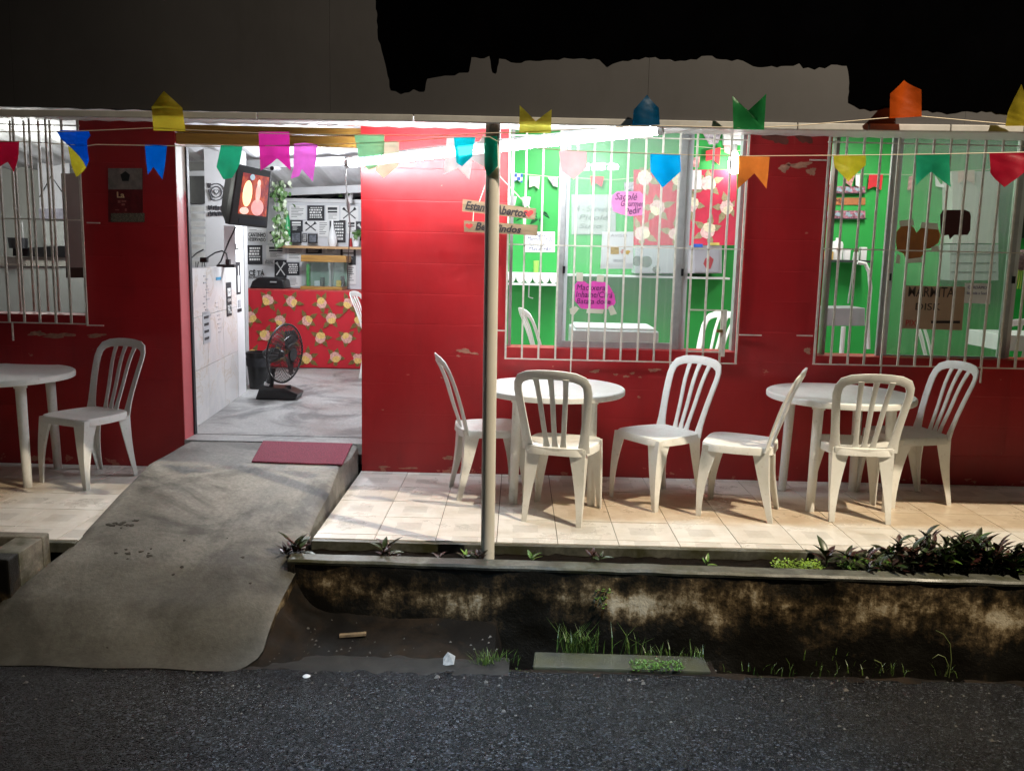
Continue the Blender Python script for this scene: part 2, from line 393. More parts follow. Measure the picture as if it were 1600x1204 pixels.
# the lower half of the ramp is darker, with a noisy upper edge
_t = RAMP.node_tree; _b = _t.nodes['Principled BSDF']; _src = _b.inputs['Base Color'].links[0].from_socket
_co = [x for x in _t.nodes if x.type == 'TEX_COORD'][0]; _sp = _t.nodes.new('ShaderNodeSeparateXYZ'); _t.links.new(_co.outputs['Object'], _sp.inputs[0])
_nz = _t.nodes.new('ShaderNodeTexNoise'); _nz.inputs['Scale'].default_value = 2.3; _nz.inputs['Detail'].default_value = 8; _nz.inputs['Roughness'].default_value = .7; _t.links.new(_co.outputs['Object'], _nz.inputs['Vector'])
_m = _t.nodes.new('ShaderNodeMath'); _m.operation = 'MULTIPLY_ADD'; _t.links.new(_nz.outputs['Fac'], _m.inputs[0]); _m.inputs[1].default_value = 1.6; _t.links.new(_sp.outputs[1], _m.inputs[2])
_mr = _t.nodes.new('ShaderNodeMapRange'); _mr.inputs[1].default_value = 4.4; _mr.inputs[2].default_value = 5.9; _mr.inputs[3].default_value = .88; _mr.inputs[4].default_value = 0; _t.links.new(_m.outputs[0], _mr.inputs[0])
_mx = _t.nodes.new('ShaderNodeMix'); _mx.data_type = 'RGBA'; _t.links.new(_mr.outputs[0], _mx.inputs[0]); _t.links.new(_src, _mx.inputs[6]); _mx.inputs[7].default_value = (.046, .044, .036, 1); _t.links.new(_mx.outputs[2], _b.inputs['Base Color'])
# ------------------------------------------------------------------ ground
WALLY, TH = 6.09, .20
ST = -.36                                            # street level, porch floor is z = 0
struct(MB().add([(-40, -25, ST), (40, -25, ST), (40, 3.83, ST), (-40, 3.83, ST)], [(0, 1, 2, 3)]).build('asphalt_road', ASPH))
struct(MB().add([(-60, -60, ST-.9), (60, -60, ST-.9), (60, 60, ST-.9), (-60, 60, ST-.9)], [(0, 1, 2, 3)]).build('ground', DIRT))
struct(MB().box(-40, 3.70, ST-.89, 40, 3.83, ST-.004).build('road_edge', DIRT))
def sheet(name, x0, x1, y0, y1, zf, mat, nx=60, ny=10, parent=None, amp=.012, sc=6):
    vs = []; fs = []
    for j in range(ny+1):
        for i in range(nx+1):
            x = x0+(x1-x0)*i/nx; y = y0+(y1-y0)*j/ny
            vs.append((x, y, zf(x, y)+amp*noise.noise(Vector((x*sc, y*sc, 3)))))
    for j in range(ny):
        for i in range(nx):
            a = j*(nx+1)+i; fs.append((a, a+1, a+nx+2, a+nx+1))
    return MB().add(vs, fs).build(name, mat, parent, smooth=60)
prof = [(6.10, .188), (5.42, .186), (5.0, .112), (4.62, .030), (4.30, -.060), (4.05, -.165), (3.92, -.245), (3.84, -.31), (3.77, ST+.004)]
def rampz(y):
    for (a, za), (b_, zb) in zip(prof, prof[1:]):
        if y >= b_: return za+(zb-za)*(a-y)/(a-b_)
    return prof[-1][1]
def rlx(y): return -2.31-(max(0, 4.5-y)**1.2)*.42
def rrx(y): return -1.10+.006*math.sin(y*9)-.055*max(0, 4.28-y)/.5-(.12*(max(0, 3.88-y)/.115)**2.2)
# mud strip between road and planter, broken open by a drain hole and an open gutter on the right
def mudz(x, y):
    z = ST-.004+.07*max(0, (y-3.95))/.35
    if x > -.06:
        k = min(1, (x+.06)/.05)
        wb = .03*noise.noise(Vector((x*7, y*7, 2)))
        d = .34 if (y > 3.99 and (x > .08 or y+wb < 4.13)) or (y > 3.87+wb and (x+wb < .10 or x > .97)) else 0
        z -= d*k
    if x < -.55:
        w_ = math.exp(-max(0, x-rrx(y)+.02)/(.09+.07*noise.noise(Vector((x*6, y*9, 8))))); z = max(z, z*(1-w_)+(rampz(y)-.022)*w_) if y > 3.82 else z
    return z
struct(sheet('gutter_mud_strip', -1.6, 5.5, 3.80, 4.34, mudz, DIRT, 260, 26, amp=.014, sc=9))
m = MB(); m.hexa([(.11, 3.86, ST-.05), (.94, 3.86, ST-.05), (.93, 3.995, ST-.05), (.12, 3.995, ST-.05)], [(.11, 3.86, ST+.012), (.94, 3.86, ST+.010), (.93, 3.99, ST+.022), (.12, 3.995, ST+.024)])
struct(m.build('gutter_slab', m_concrete('mossy_slab', (.025, .027, .02), (.075, .08, .066), .4, .6, 5), bevel=.008))
struct(sheet('road_shoulder', -1.22, .0, 3.76, 4.0, lambda x, y: ST+.006-.9*max(0, abs(y-3.87)-.04)**1.5, plain('silty_shoulder', (.014, .012, .009), .8, .5, 9, bump=.6), 80, 16, amp=.011, sc=14))

COPE = m_concrete('planter_coping', (.07, .075, .062), (.15, .155, .135), .35, .5, 4)
# porch slabs, every tile an object of its own
T0 = .333
def porch(x0, x1, yfront, name):
    b = struct(MB().box(x0, yfront, -.06, x1, WALLY, -.0135).build(name, CONC))
    me_cache = {}
    def tile(a, c, e, g):
        wx, wy = c-a, g-e; key = (round(wx, 2), round(wy, 2))
        if key not in me_cache:
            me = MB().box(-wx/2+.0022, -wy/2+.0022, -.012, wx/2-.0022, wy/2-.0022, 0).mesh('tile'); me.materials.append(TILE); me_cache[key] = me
        o = bpy.data.objects.new('tile', me_cache[key]); C.objects.link(o); o.parent = b
        o.location = ((a+c)/2, (e+g)/2, random.uniform(-.0012, .0008)); o.rotation_euler = (random.uniform(-.003, .003), random.uniform(-.003, .003), random.uniform(-.003, .003))
    ys = [yfront+.035, 4.683]+[4.683+T0*k for k in range(1, 5)]+[WALLY-.004]
    i0 = math.floor((x0+.75)/T0+.05); xs = [x0]
    k = i0
    while -.75+T0*k < x1-.01:
        if -.75+T0*k > x0+.01: xs.append(-.75+T0*k)
        k += 1
    xs.append(x1)
    for i in range(len(xs)-1):
        for j in range(len(ys)-1): tile(xs[i], xs[i+1], ys[j], ys[j+1])
    MB().box(x0, yfront-.004, -.058, x1, yfront+.033, -.004).build('concrete_lip', COPE, b, bevel=.004)
    MB().box(x0+.002, yfront+.036, -.0134, x1-.002, WALLY-.002, -.006).build('grout', GROUT, b)
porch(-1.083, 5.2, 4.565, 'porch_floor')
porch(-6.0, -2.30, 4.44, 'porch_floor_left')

# ramp to the doorway
vs = []; fs = []; NX, NY = 46, 70
for j in range(NY+1):
    y = 6.095-(6.095-3.765)*j/NY
    for i in range(NX+1):
        s_ = i/NX; x = rlx(y)*(1-s_)+rrx(y)*s_
        yy = y+.02*noise.noise(Vector((x*4, 0, 9)))*(max(0, 4-y)/.31)
        z = rampz(y)+.006*noise.noise(Vector((x*3, y*3, 0)))*(1 if j < NY-2 else .2)-(.012 if i in (0, NX) else 0)
        vs.append((x, yy, z))
for j in range(NY):
    for i in range(NX):
        a = j*(NX+1)+i; fs.append((a, a+NX+1, a+NX+2, a+1))
n0 = len(vs)
for j in range(NY+1):
    for e in (0, NX):
        x, y, z = vs[j*(NX+1)+e]; vs.append((x, y, -.75))
fs2 = []
for j in range(NY):
    a, b_ = j*(NX+1), (j+1)*(NX+1); c_, d_ = n0+2*j, n0+2*j+2
    fs2.append((a, c_, d_, b_)); fs2.append((a+NX, b_+NX, d_+1, c_+1))
rmp = struct(MB().add(vs, fs).build('concrete_ramp', RAMP, smooth=40))
MB().add(vs, [f for f in fs2 if vs[f[0]][1] > 4.6]).build('ramp_side', RAMP, rmp, smooth=40); MB().add(vs, [f for f in fs2 if vs[f[0]][1] <= 4.6]).build('ramp_side', WFACE, rmp, smooth=40)

# chips, pits and dark scabs on the ramp
PIT = plain('dark_ramp_scab', (.035, .030, .022), .8, .4, 30); rn = random.Random(2)
for k in range(34):
    if k < 12: u, v = (150+k*6, 924+rn.uniform(-3, 3))
    elif k < 18: u, v = rn.uniform(200, 240), rn.uniform(950, 962)
    else: u, v = rn.uniform(30, 420), rn.uniform(760, 1030)
    zz = 0
    for _ in range(12): p = fl(u, v, zz); zz = rampz(p.y)
    if not (rlx(p.y)+.08 < p.x < rrx(p.y)-.05) or p.y < 3.75: continue
    r_ = rn.uniform(.003, .009)*(1.5 if k < 18 else 1); nn_ = 9; sl = (rampz(p.y+.02)-rampz(p.y-.02))/.04; z0 = zz+.006*noise.noise(Vector((p.x*3, p.y*3, 0)))+.0015
    pts = []
    for q in range(nn_):
        a = 2*PI*q/nn_; r2 = r_*rn.uniform(.5, 1.3); dx, dy = r2*1.6*math.cos(a), r2*math.sin(a); pts.append((p.x+dx, p.y+dy, z0+sl*dy))
    MB().prism(pts, (0, 0, .0012)).build('ramp_scab', PIT, rmp)
# ------------------------------------------------------------------ planters
pw = thing('planter_wall', 'low algae-black concrete planter wall running along the front of the tiled porch', 'planter', (0, 0, 0))
def fy(x): return 4.275-.020*(x+1.1)
def planter_face():
    n = 150; m_ = 16; vs = []; fs = []
    for j in range(m_+1):
        z = -.026-(.72)*j/m_
        for i in range(n+1):
            x = -1.125+6.4*i/n
            d = .014*noise.noise(Vector((x*4, z*7, 1)))+.006*noise.noise(Vector((x*17, z*20, 5)))
            vs.append((x, fy(x)+d, z))
    for j in range(m_):
        for i in range(n):
            a = j*(n+1)+i; fs.append((a, a+n+1, a+n+2, a+1))
    return MB().add(vs, fs)
planter_face().build('wall_face', WFACE, pw, smooth=60)
MB().hexa([(-1.115, fy(-1.1)+.02, -.75), (5.2, fy(5.2)+.02, -.75), (5.2, fy(5.2)+.085, -.75), (-1.115, fy(-1.1)+.085, -.75)],
          [(-1.115, fy(-1.1)+.02, -.036), (5.2, fy(5.2)+.02, -.036), (5.2, fy(5.2)+.085, -.036), (-1.115, fy(-1.1)+.085, -.036)]).build('wall_core', CONC, pw)
vs = []; fs = []; n = 120
for i in range(n+1):
    x = -1.135+6.35*i/n; w1 = .006*noise.noise(Vector((x*5, 0, 0))); w2 = .004*noise.noise(Vector((x*8, 4, 0)))
    y0 = fy(x)-.012+w1; y1 = fy(x)+.092+w2
    vs += [(x, y0+.006, -.030), (x, y0+.002, -.016+w2), (x, y0+.012, -.005+w1), (x, y1-.008, -.004+w2), (x, y1, -.012), (x, y1, -.06)]
for i in range(n):
    for k in range(5): a = i*6+k; fs.append((a, a+6, a+7, a+1))
fs.append((0, 1, 2, 3, 4, 5)); fs.append(tuple(n*6+k for k in (5, 4, 3, 2, 1, 0)))
COPE = m_concrete('planter_coping', (.07, .075, .062), (.15, .155, .135), .35, .5, 4)
MB().add(vs, fs).build('coping', COPE, pw, smooth=35)
MB().hexa([(-1.135, 4.27, -.75), (-1.10, 4.27, -.75), (-1.10, 4.60, -.75), (-1.135, 4.60, -.75)], [(-1.135, 4.27, -.03), (-1.10, 4.27, -.03), (-1.10, 4.60, -.012), (-1.135, 4.60, -.012)]).build('end_wall', WFACE, pw)
SOIL = plain('wet_soil', (.006, .004, .0025), .95, .5, 18, bump=.8, spec=.1)
tag(sheet('planter_soil', -1.1, 5.2, 4.28, 4.60, lambda x, y: -.052, SOIL, 160, 8, amp=.02, sc=14), kind='stuff', label='dark wet soil in the planter along the porch')
pl = thing('planter_box', 'mossy concrete planter box cut off by the left edge of the photo', 'planter', (0, 0, 0))
a0, a1, b0, b1 = -2.42, -2.50, 4.06, 4.44
MB().hexa([(-6, b0, -.75), (a0, b0, -.75), (a0, b0+.09, -.75), (-6, b0+.09, -.75)], [(-6, b0, .035), (a0-.01, b0, .035), (a0-.01, b0+.09, .04), (-6, b0+.09, .04)]).build('front_wall', WFACE, pl, bevel=.01)
MB().hexa([(-6, b1-.07, -.75), (a0, b1-.07, -.75), (a0, b1, -.75), (-6, b1, -.75)], [(-6, b1-.07, .045), (a0-.01, b1-.07, .045), (a0-.01, b1, .05), (-6, b1, .05)]).build('rear_wall', CONC, pl, bevel=.01)
MB().hexa([(a0-.14, b0+.092, -.75), (a0, b0+.092, -.75), (a0, b1-.072, -.75), (a0-.14, b1-.072, -.75)], [(a0-.15, b0+.092, .036), (a0-.012, b0+.092, .036), (a0-.012, b1-.072, .042), (a0-.15, b1-.072, .042)]).build('end_wall', CONC, pl, bevel=.004)
tag(MB().box(-6, b0+.09, -.3, a0-.15, b1-.07, -.07).build('planter_soil', SOIL), kind='stuff', label='dark soil inside the left planter box')

# ------------------------------------------------------------------ restaurant building
bd = thing('restaurant_building', 'red painted single-storey restaurant front with barred windows and open doorway', 'building')
bx = lambda *a: MB().box(*a)
DL, DR = -2.335, -1.078                    # door opening
W1L, W1R, W1B = -.075, 1.535, .905
W2L, W2B = 2.085, .895
LW, LWB = -2.985, 1.06
TOP = 2.42
walls = MB()
walls.box(LW, WALLY, -.2, DL, WALLY+TH, TOP)                        # between left window and door
walls.box(-7, WALLY, -.2, LW, WALLY+TH, LWB)                        # below left window
walls.box(DR, WALLY, -.2, W1L, WALLY+TH, TOP)
walls.box(W1L, WALLY, -.2, W1R, WALLY+TH, W1B)
walls.box(W1R, WALLY, -.2, W2L, WALLY+TH, TOP)
walls.box(W2L, WALLY, -.2, 5.2, WALLY+TH, W2B)
walls.build('front_wall', RED, bd)
MB().box(-7, WALLY+.05, TOP+.002, 5.2, WALLY+TH, 3.4).build('upper_wall', GREY, bd)
# bare, peeling strip on the door jamb
JAMB = NT('peeling_jamb_paint'); nn = JAMB.noise(5, 6, .6, stretch=(1, 1, .5))
sp = JAMB.n('ShaderNodeSeparateXYZ'); JAMB.l(JAMB.co.outputs['Object'], sp.inputs[0])
JAMB.col(JAMB.ramp(JAMB.math('ADD', JAMB.math('MULTIPLY', JAMB.math('SUBTRACT', nn, .5), .8), JAMB.math('MULTIPLY', sp.outputs[2], .5)), [(.92, (.58, .11, .12)), (.96, (.62, .57, .50))])); JAMB.rough(.55)
MB().box(DL, WALLY+.004, .19, DL+.004, WALLY+TH-.004, 2.23).build('door_jamb', JAMB.m, bd)
MB().box(DL+.004, WALLY+TH-.03, .2, DL+.016, WALLY+TH+.01, 2.23).build('jamb_edge', DARK, bd)
# lintel boards over the door
for k, (z0, z1, dy) in enumerate(((2.235, 2.305, 0), (2.31, 2.362, .02))):
    MB().box(DL+.002, WALLY+.02+dy, z0, DR-.002, WALLY+.10+dy, z1).build('lintel_board', LINT, bd, bevel=.004)
struct_thresh = MB().box(DL, WALLY-.0, .12, DR, WALLY+TH, .196).build('threshold', FLOORIN, bd)
# porch roof, trim and fascia
EY = 4.37
def zl(u, v): return at(u, v, EY).z
ROOF = plain('white_roof_sheet', (.70, .70, .70), .45, .06, 4)
vs = []; fs = []; n = 150
for i in range(n+1):
    x = -7+12.2*i/n; dz = .006*(i % 2)
    vs += [(x, EY+.03, 2.192+dz), (x, WALLY+.06, 2.372+dz)]
for i in range(n): fs.append((2*i, 2*i+1, 2*i+3, 2*i+2))
MB().add(vs, fs).build('porch_roof_sheet', ROOF, bd)
MB().box(-7, EY+.04, 2.43, 5.2, WALLY+.04, 2.46).build('porch_roof_top', GREY, bd)
TRIM = plain('off_white_metal_trim', (.50, .49, .48), .5, .15, 8)
xs = [-7, -4.6, -3.1, -1.27, -.52, .62, 1.32, 1.66, 2.05, 2.40, 3.4, 5.2]
def eb(x): # lower edge of the trim follows the slightly sagging eave
    pts = [(-7, 2.13), (-2.508, 2.146), (-1.275, 2.160), (-.169, 2.170), (1.088, 2.164), (2.402, 2.176), (5.2, 2.18)]
    for (p, a), (q, b_) in zip(pts, pts[1:]):
        if x <= q: return a+(b_-a)*(x-p)/(q-p)
    return 2.18
for x0, x1 in zip(xs, xs[1:]):
    j = random.uniform(-.0015, .0015)
    a, b_ = x0+.003, x1-.003
    MB().hexa([(a, EY-.012+j, eb(a)), (b_, EY-.012+j, eb(b_)), (b_, EY+.03, eb(b_)), (a, EY+.03, eb(a))],
              [(a, EY-.012+j, eb(a)+.030), (b_, EY-.012+j, eb(b_)+.030), (b_, EY+.03, eb(b_)+.034), (a, EY+.03, eb(a)+.034)]).build('eave_trim', TRIM, bd, bevel=.003)
FAS = NT('dull_brown_fascia_sheet'); n1 = FAS.noise(.8, 5, .6); n2 = FAS.noise(6, 6, .7, stretch=(1, 1, .3))
FAS.col(FAS.mix(FAS.ramp(n2, [(.5, (0, 0, 0)), (.8, (.4,)*3)]), FAS.ramp(n1, [(.3, (.044, .042, .045)), (.7, (.068, .065, .069))]), (.035, .032, .032))); FAS.rough(.6); FAS.bump(n1, .2, .01)
x = -7
while x < 5.2:
    x1 = min(5.2, x+1.52)
    MB().box(x+.0006, EY+random.uniform(-.0005, .0005), 2.196, x1-.0006, EY+.02, 3.6).build('fascia_panel', FAS.m, bd)
    x = x1
BLACKOUT = plain('blackout_black', (.0008, .0008, .001), .95, .3, 4, bump=.4, spec=.0)
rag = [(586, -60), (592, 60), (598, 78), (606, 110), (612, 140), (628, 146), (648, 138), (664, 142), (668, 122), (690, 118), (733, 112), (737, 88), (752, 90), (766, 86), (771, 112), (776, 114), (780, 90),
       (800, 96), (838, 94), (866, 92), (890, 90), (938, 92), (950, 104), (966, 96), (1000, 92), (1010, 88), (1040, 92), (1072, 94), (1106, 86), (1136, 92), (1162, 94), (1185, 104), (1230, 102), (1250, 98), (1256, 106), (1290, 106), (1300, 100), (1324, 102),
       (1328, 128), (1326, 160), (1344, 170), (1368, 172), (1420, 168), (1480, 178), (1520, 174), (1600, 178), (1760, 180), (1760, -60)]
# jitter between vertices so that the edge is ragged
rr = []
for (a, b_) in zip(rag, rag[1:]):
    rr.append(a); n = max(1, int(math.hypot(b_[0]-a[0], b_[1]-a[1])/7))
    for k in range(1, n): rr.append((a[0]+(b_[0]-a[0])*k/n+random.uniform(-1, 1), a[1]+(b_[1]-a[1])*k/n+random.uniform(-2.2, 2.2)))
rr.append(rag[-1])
tp = ppoly('blackout_shape', rr, EY-.0024, BLACKOUT, bd, .0011); tp['label'] = 'added ragged blackout shape over the upper fascia'  # added black shape over the blacked-out area, no real part of the fascia
# stains left on the wall
def blob(name, u, v, ru, rv, Y, mat, parent, seed=0, n=26, th=.0012, rough=.5):
    rnd = random.Random(seed); ph = [rnd.uniform(0, 6.28) for _ in range(5)]
    pts = []
    for k in range(n):
        a = 2*PI*k/n; r = 1+rough*(.45*math.sin(2*a+ph[0])+.35*math.sin(3*a+ph[1])+.3*math.sin(5*a+ph[2])+.22*math.sin(8*a+ph[3]))
        pts.append((u+ru*r*math.cos(a), v+rv*r*math.sin(a)))
    return ppoly(name, pts, Y, mat, parent, th)
FL1 = plain('bare_pinkish_render', (.40, .20, .13), .7, .3, 30); FL2 = plain('old_green_paint', (.13, .035, .022), .7, .3, 20)
for k, (u, v, ru, rv, mt) in enumerate([(725, 548, 12, 3, FL1), (742, 552, 5, 2, FL1), (716, 556, 3, 1.5, FL1), (962, 585, 3, 2, FL1), (978, 588, 4, 2, FL1), (988, 583, 4, 1.6, FL1), (1000, 589, 3, 1, FL1), (760, 645, 1.5, 2, FL1),
    (58, 521, 11, 4.5, FL1), (92, 524, 22, 4, FL1), (150, 524, 14, 3, FL1), (1226, 262, 8, 7, FL1), (1250, 258, 16, 5, FL1), (1268, 268, 6, 7, FL1), (1215, 216, 17, 9, FL2), (1256, 214, 12, 10, FL2), (1022, 578, 8, 3, FL1),
    (930, 580, 7, 2.5, FL1), (598, 640, 1.5, 1, FL1), (700, 715, 9, 2.5, FL1), (728, 722, 6, 5, FL1), (1262, 548, 4, 6, FL1), (690, 590, 2, 1, FL1), (998, 620, 2.4, 1.6, FL1), (1075, 575, 4, 2, FL1), (640, 731, 12, 1.4, FL1), (600, 729, 10, 1.2, FL1)]):
    blob('paint_flake', u, v, ru, rv, WALLY-.0012, mt, bd, k, th=.0011)

# interior shell ---------------------------------------------------
FZ = .2
struct(MB().box(-7, WALLY+TH, .0, 5.2, 10.6, FZ).build('room_floor', FLOORIN))
PAPW = plain('pale_wall_paper', (.62, .63, .65), .6, .06, 4)
ih = thing('interior_walls', 'inner walls and roof of the restaurant seen through its openings', 'building')
MB().box(-7, 10.42, FZ, -.55, 10.55, 2.12).build('back_wall', PAPW, ih)
MB().box(-7.1, WALLY+TH, FZ, -7, 10.5, 3.0).build('side_wall', GREY, ih)
MB().box(-.60, WALLY+TH, FZ, -.50, 10.5, 3.0).build('partition_wall', WHITE, ih)
MB().box(-.498, 8.40, FZ, 5.2, 8.5, 2.95).build('green_wall', GREEN, ih)
MB().box(5.2, WALLY, -.2, 5.3, 8.5, 2.95).build('end_wall', GREEN, ih)
MB().box(-.498, WALLY+TH+.002, 2.90, 5.2, 8.395, 2.94).build('flat_ceiling', WHITE, ih)
RS = plain('grey_fibre_cement_roof', (.44, .44, .45), .7, .15, 3)
vs = []; fs = []; n = 130
for i in range(n+1):
    x = -7+6.4*i/n; dz = .016*math.sin(i*1.1)
    vs += [(x, 6.3, 2.80+dz), (x, 10.6, 2.16+dz)]
for i in range(n): fs.append((2*i, 2*i+1, 2*i+3, 2*i+2))
MB().add(vs, fs).build('sloping_roof', RS, ih)
for (x0, y0, x1, y1, w_) in ((-3.2, 10.1, -.62, 9.4, .07), (-3.4, 8.9, -.62, 8.3, .06), (-6.8, 9.4, -3.4, 9.8, .08)):
    z0 = 2.80-.149*(y0-6.3)-.05; z1 = 2.80-.149*(y1-6.3)-.05
    MB().hexa([(x0, y0, z0-.08), (x1, y1, z1-.08), (x1, y1+w_, z1-.08), (x0, y0+w_, z0-.08)], [(x0, y0, z0), (x1, y1, z1), (x1, y1+w_, z1), (x0, y0+w_, z0)]).build('roof_beam', plain('dark_grey_beam', (.12, .12, .12)) if w_ < .065 else GREY, ih)
MB().box(-3.4, 10.36, 2.085, -.62, 10.415, 2.125).build('white_ledge', WHITE, ih)
# pillar, slatted vent, half wall
MB().prism([at(318, 215, 8.6)]+[at(379, 215, 8.6)]+[Vector((at(381, 420, 8.6).x, 8.6, FZ)), Vector((at(322, 420, 8.6).x, 8.6, FZ))], (0, .10, 0)).build('pillar', plain('pillar_plaster', (.40, .40, .405), .7, .06, 3), ih)
for k in range(9):
    v = 322+k*12
    prect('louvre_slat', 292, v, 320, v+8, 9.1, plain('pale_louvre', (.45, .45, .44), .6, .2, 8), ih, .02)
prect('vent_opening', 285, 275, 322, 318, 9.2, BLK, ih, .02)
prect('vent_back', 282, 250, 325, 440, 9.25, GREY, ih, .02)
A = fl(305, 672, FZ); B = fl(385, 612, FZ); A.x -= .02
hd = (B-A).normalized(); hn = Vector((hd.y, -hd.x, 0))   # towards the room
MARB = NT('white_marble_tile'); nv = MARB.noise(2.2, 8, .6, dist=2.2)
MARB.col(MARB.ramp(nv, [(.35, (.66, .66, .67)), (.56, (.74, .73, .72)), (.585, (.64, .58, .51)), (.61, (.72, .71, .70)), (.8, (.62, .60, .57))])); MARB.rough(.25)
hw = thing('half_wall', 'white marble-faced half wall with stickers left inside the doorway', 'wall')
B2 = B-hd*.30
def wallbox(P, Q, h0, h1, th, mat, name, parent):
    b_ = [P+Vector((0, 0, h0-P.z)), Q+Vector((0, 0, h0-Q.z)), Q-hn*th+Vector((0, 0, h0-Q.z)), P-hn*th+Vector((0, 0, h0-P.z))]
    t_ = [p+Vector((0, 0, h1-h0)) for p in b_]
    return MB().hexa(b_, t_).build(name, mat, parent, bevel=.004)
nseg = 3; L = (B2-A).length
for k in range(nseg):
    for h0, h1 in ((FZ, .62), (.622, 1.02), (1.022, 1.385)):
        wallbox(A+hd*(L*k/nseg+.001), A+hd*(L*(k+1)/nseg-.001), h0, h1, .10, MARB.m, 'marble_panel', hw)
wallbox(B2+hd*.003, B, FZ, 1.74, .10, plain('white_column_paint', (.78, .78, .79), .5, .04, 4), 'end_post', hw)
def onwall(s0, z0, s1, z1, mat, name='sticker', off=.003, parent=None):
    P = A+hd*s0+hn*off; Q = A+hd*s1+hn*off
    return MB().prism([(P.x, P.y, z0), (Q.x, Q.y, z0), (Q.x, Q.y, z1), (P.x, P.y, z1)], hn*-.002).build(name, mat, parent or hw)
Lt = (B-A).length
onwall(.62*Lt, .96, .72*Lt, 1.25, DARK); onwall(.64*Lt, 1.17, .70*Lt, 1.20, PAPER, off=.005); onwall(.64*Lt, 1.13, .70*Lt, 1.16, PAPER, off=.005)
onwall(.20*Lt, .80, .32*Lt, 1.05, plain('grey_label', (.42, .43, .45), .6, .1, 20))
for k in range(4): onwall(.22*Lt, .83+.055*k, .29*Lt, .85+.055*k, DARK, off=.005, name='print_mark')
onwall(.44*Lt, 1.28, .53*Lt, 1.305, plain('blue_sticker', (.05, .30, .5), .5, .1, 20))
GP = plain('grey_print', (.33, .34, .37), .6, .3, 60)
for k in range(14):
    s0 = .24+random.uniform(-.03, .05); z0 = .98+.026*k; onwall(s0*Lt, z0, (s0+random.uniform(.02, .06))*Lt, z0+random.uniform(.005, .012), GP, 'print_mark')
for k in range(8):
    s0 = .44+random.uniform(-.03, .05); z0 = .85+.035*k; onwall(s0*Lt, z0, (s0+random.uniform(.02, .05))*Lt, z0+.006, GP, 'print_mark')
onwall(.83*Lt, 1.13, .92*Lt, 1.42, DARK, off=.003); onwall(.855*Lt, 1.15, .895*Lt, 1.30, PAPER, off=.005); onwall(.867*Lt, 1.30, .883*Lt, 1.385, PAPER, off=.005)
onwall(.84*Lt, .97, .93*Lt, 1.0, DARK); onwall(.855*Lt, 1.01, .875*Lt, 1.08, GP); onwall(.89*Lt, 1.01, .91*Lt, 1.08, GP)
onwall(.83*Lt, 1.53, .90*Lt, 1.58, DARK); onwall(.837*Lt, 1.54, .893*Lt, 1.57, PAPER, off=.005)
def wtext(s, sc, z, w_, h_, mat=PAPER, off=.0065):
    c = A+hd*sc+hn*off; o = text(s, (0, 0, 0), w_, h_, mat, hw, axis='front'); o.rotation_euler = (0, 0, math.atan2(hd.y, hd.x)); o.location = (c.x, c.y, z)
wtext('ELA', .67*Lt, 1.165, .12, .055); wtext('QUER', .67*Lt, 1.095, .11, .03); wtext('PAZ', .67*Lt, 1.02, .12, .07)

# ------------------------------------------------------------------ window frames, panes
def win(name, label, uL, uR, vB, leafL, leafR, Yf):
    t = thing(name, label, 'window')
    zb = at(800, vB, Yf).z; zt = 2.40
    X = lambda u: at(u, vB, Yf).x
    f = MB(); x0, x1 = X(uL), X(uR)
    MB().box(x0, Yf-.03, zb-.035, x1, Yf+.05, zb+.012).build('sill_rail', ALU, t, bevel=.002)
    for xx in (x0, x1-.022): MB().box(xx, Yf-.03, zb+.013, xx+.022, Yf+.05, zt).build('side_rail', ALU, t)
    a, b_ = leafL, leafR
    MB().box(a, Yf-.028, zb+.013, a+.05, Yf-.002, zt).build('stile', ALU, t, bevel=.002)
    MB().box(a+.052, Yf-.02, zb+.013, a+.075, Yf+.03, zt).build('stile', plain('light_aluminium', (.62, .64, .66), .4, .05, 10), t)
    MB().box(b_-.05, Yf-.028, zb+.013, b_, Yf-.002, zt).build('stile', ALU, t, bevel=.002)
    MB().box(b_+.002, Yf+.004, zb+.013, b_+.045, Yf+.03, zt).build('stile', plain('light_aluminium', (.6, .6, .6)), t)
    MB().box(a+.05, Yf-.027, zb+.013, b_-.05, Yf-.003, zb+.06).build('bottom_rail', ALU, t)
    MB().box(a+.051, Yf-.017, zb+.061, b_-.051, Yf-.013, zt-.002).build('pane', GLASS, t)
    for uu in (a+.045, b_-.005): MB().box(uu-.004, Yf-.045, 1.42, uu+.012, Yf-.029, 1.47).build('latch', BLK, t)
    return t
Yf = WALLY+.13
def X_(u, v=480, Y=None): return at(u, v, Y or Yf).x
win('sliding_window', 'aluminium sliding window left of centre with pink notes taped on its pane', 793, 1146, 543, X_(868), X_(1062), Yf)
win('sliding_window', 'aluminium sliding window at right with a brown paper heart on its pane', 1281, 1860, 553, X_(1372), X_(1575), Yf)

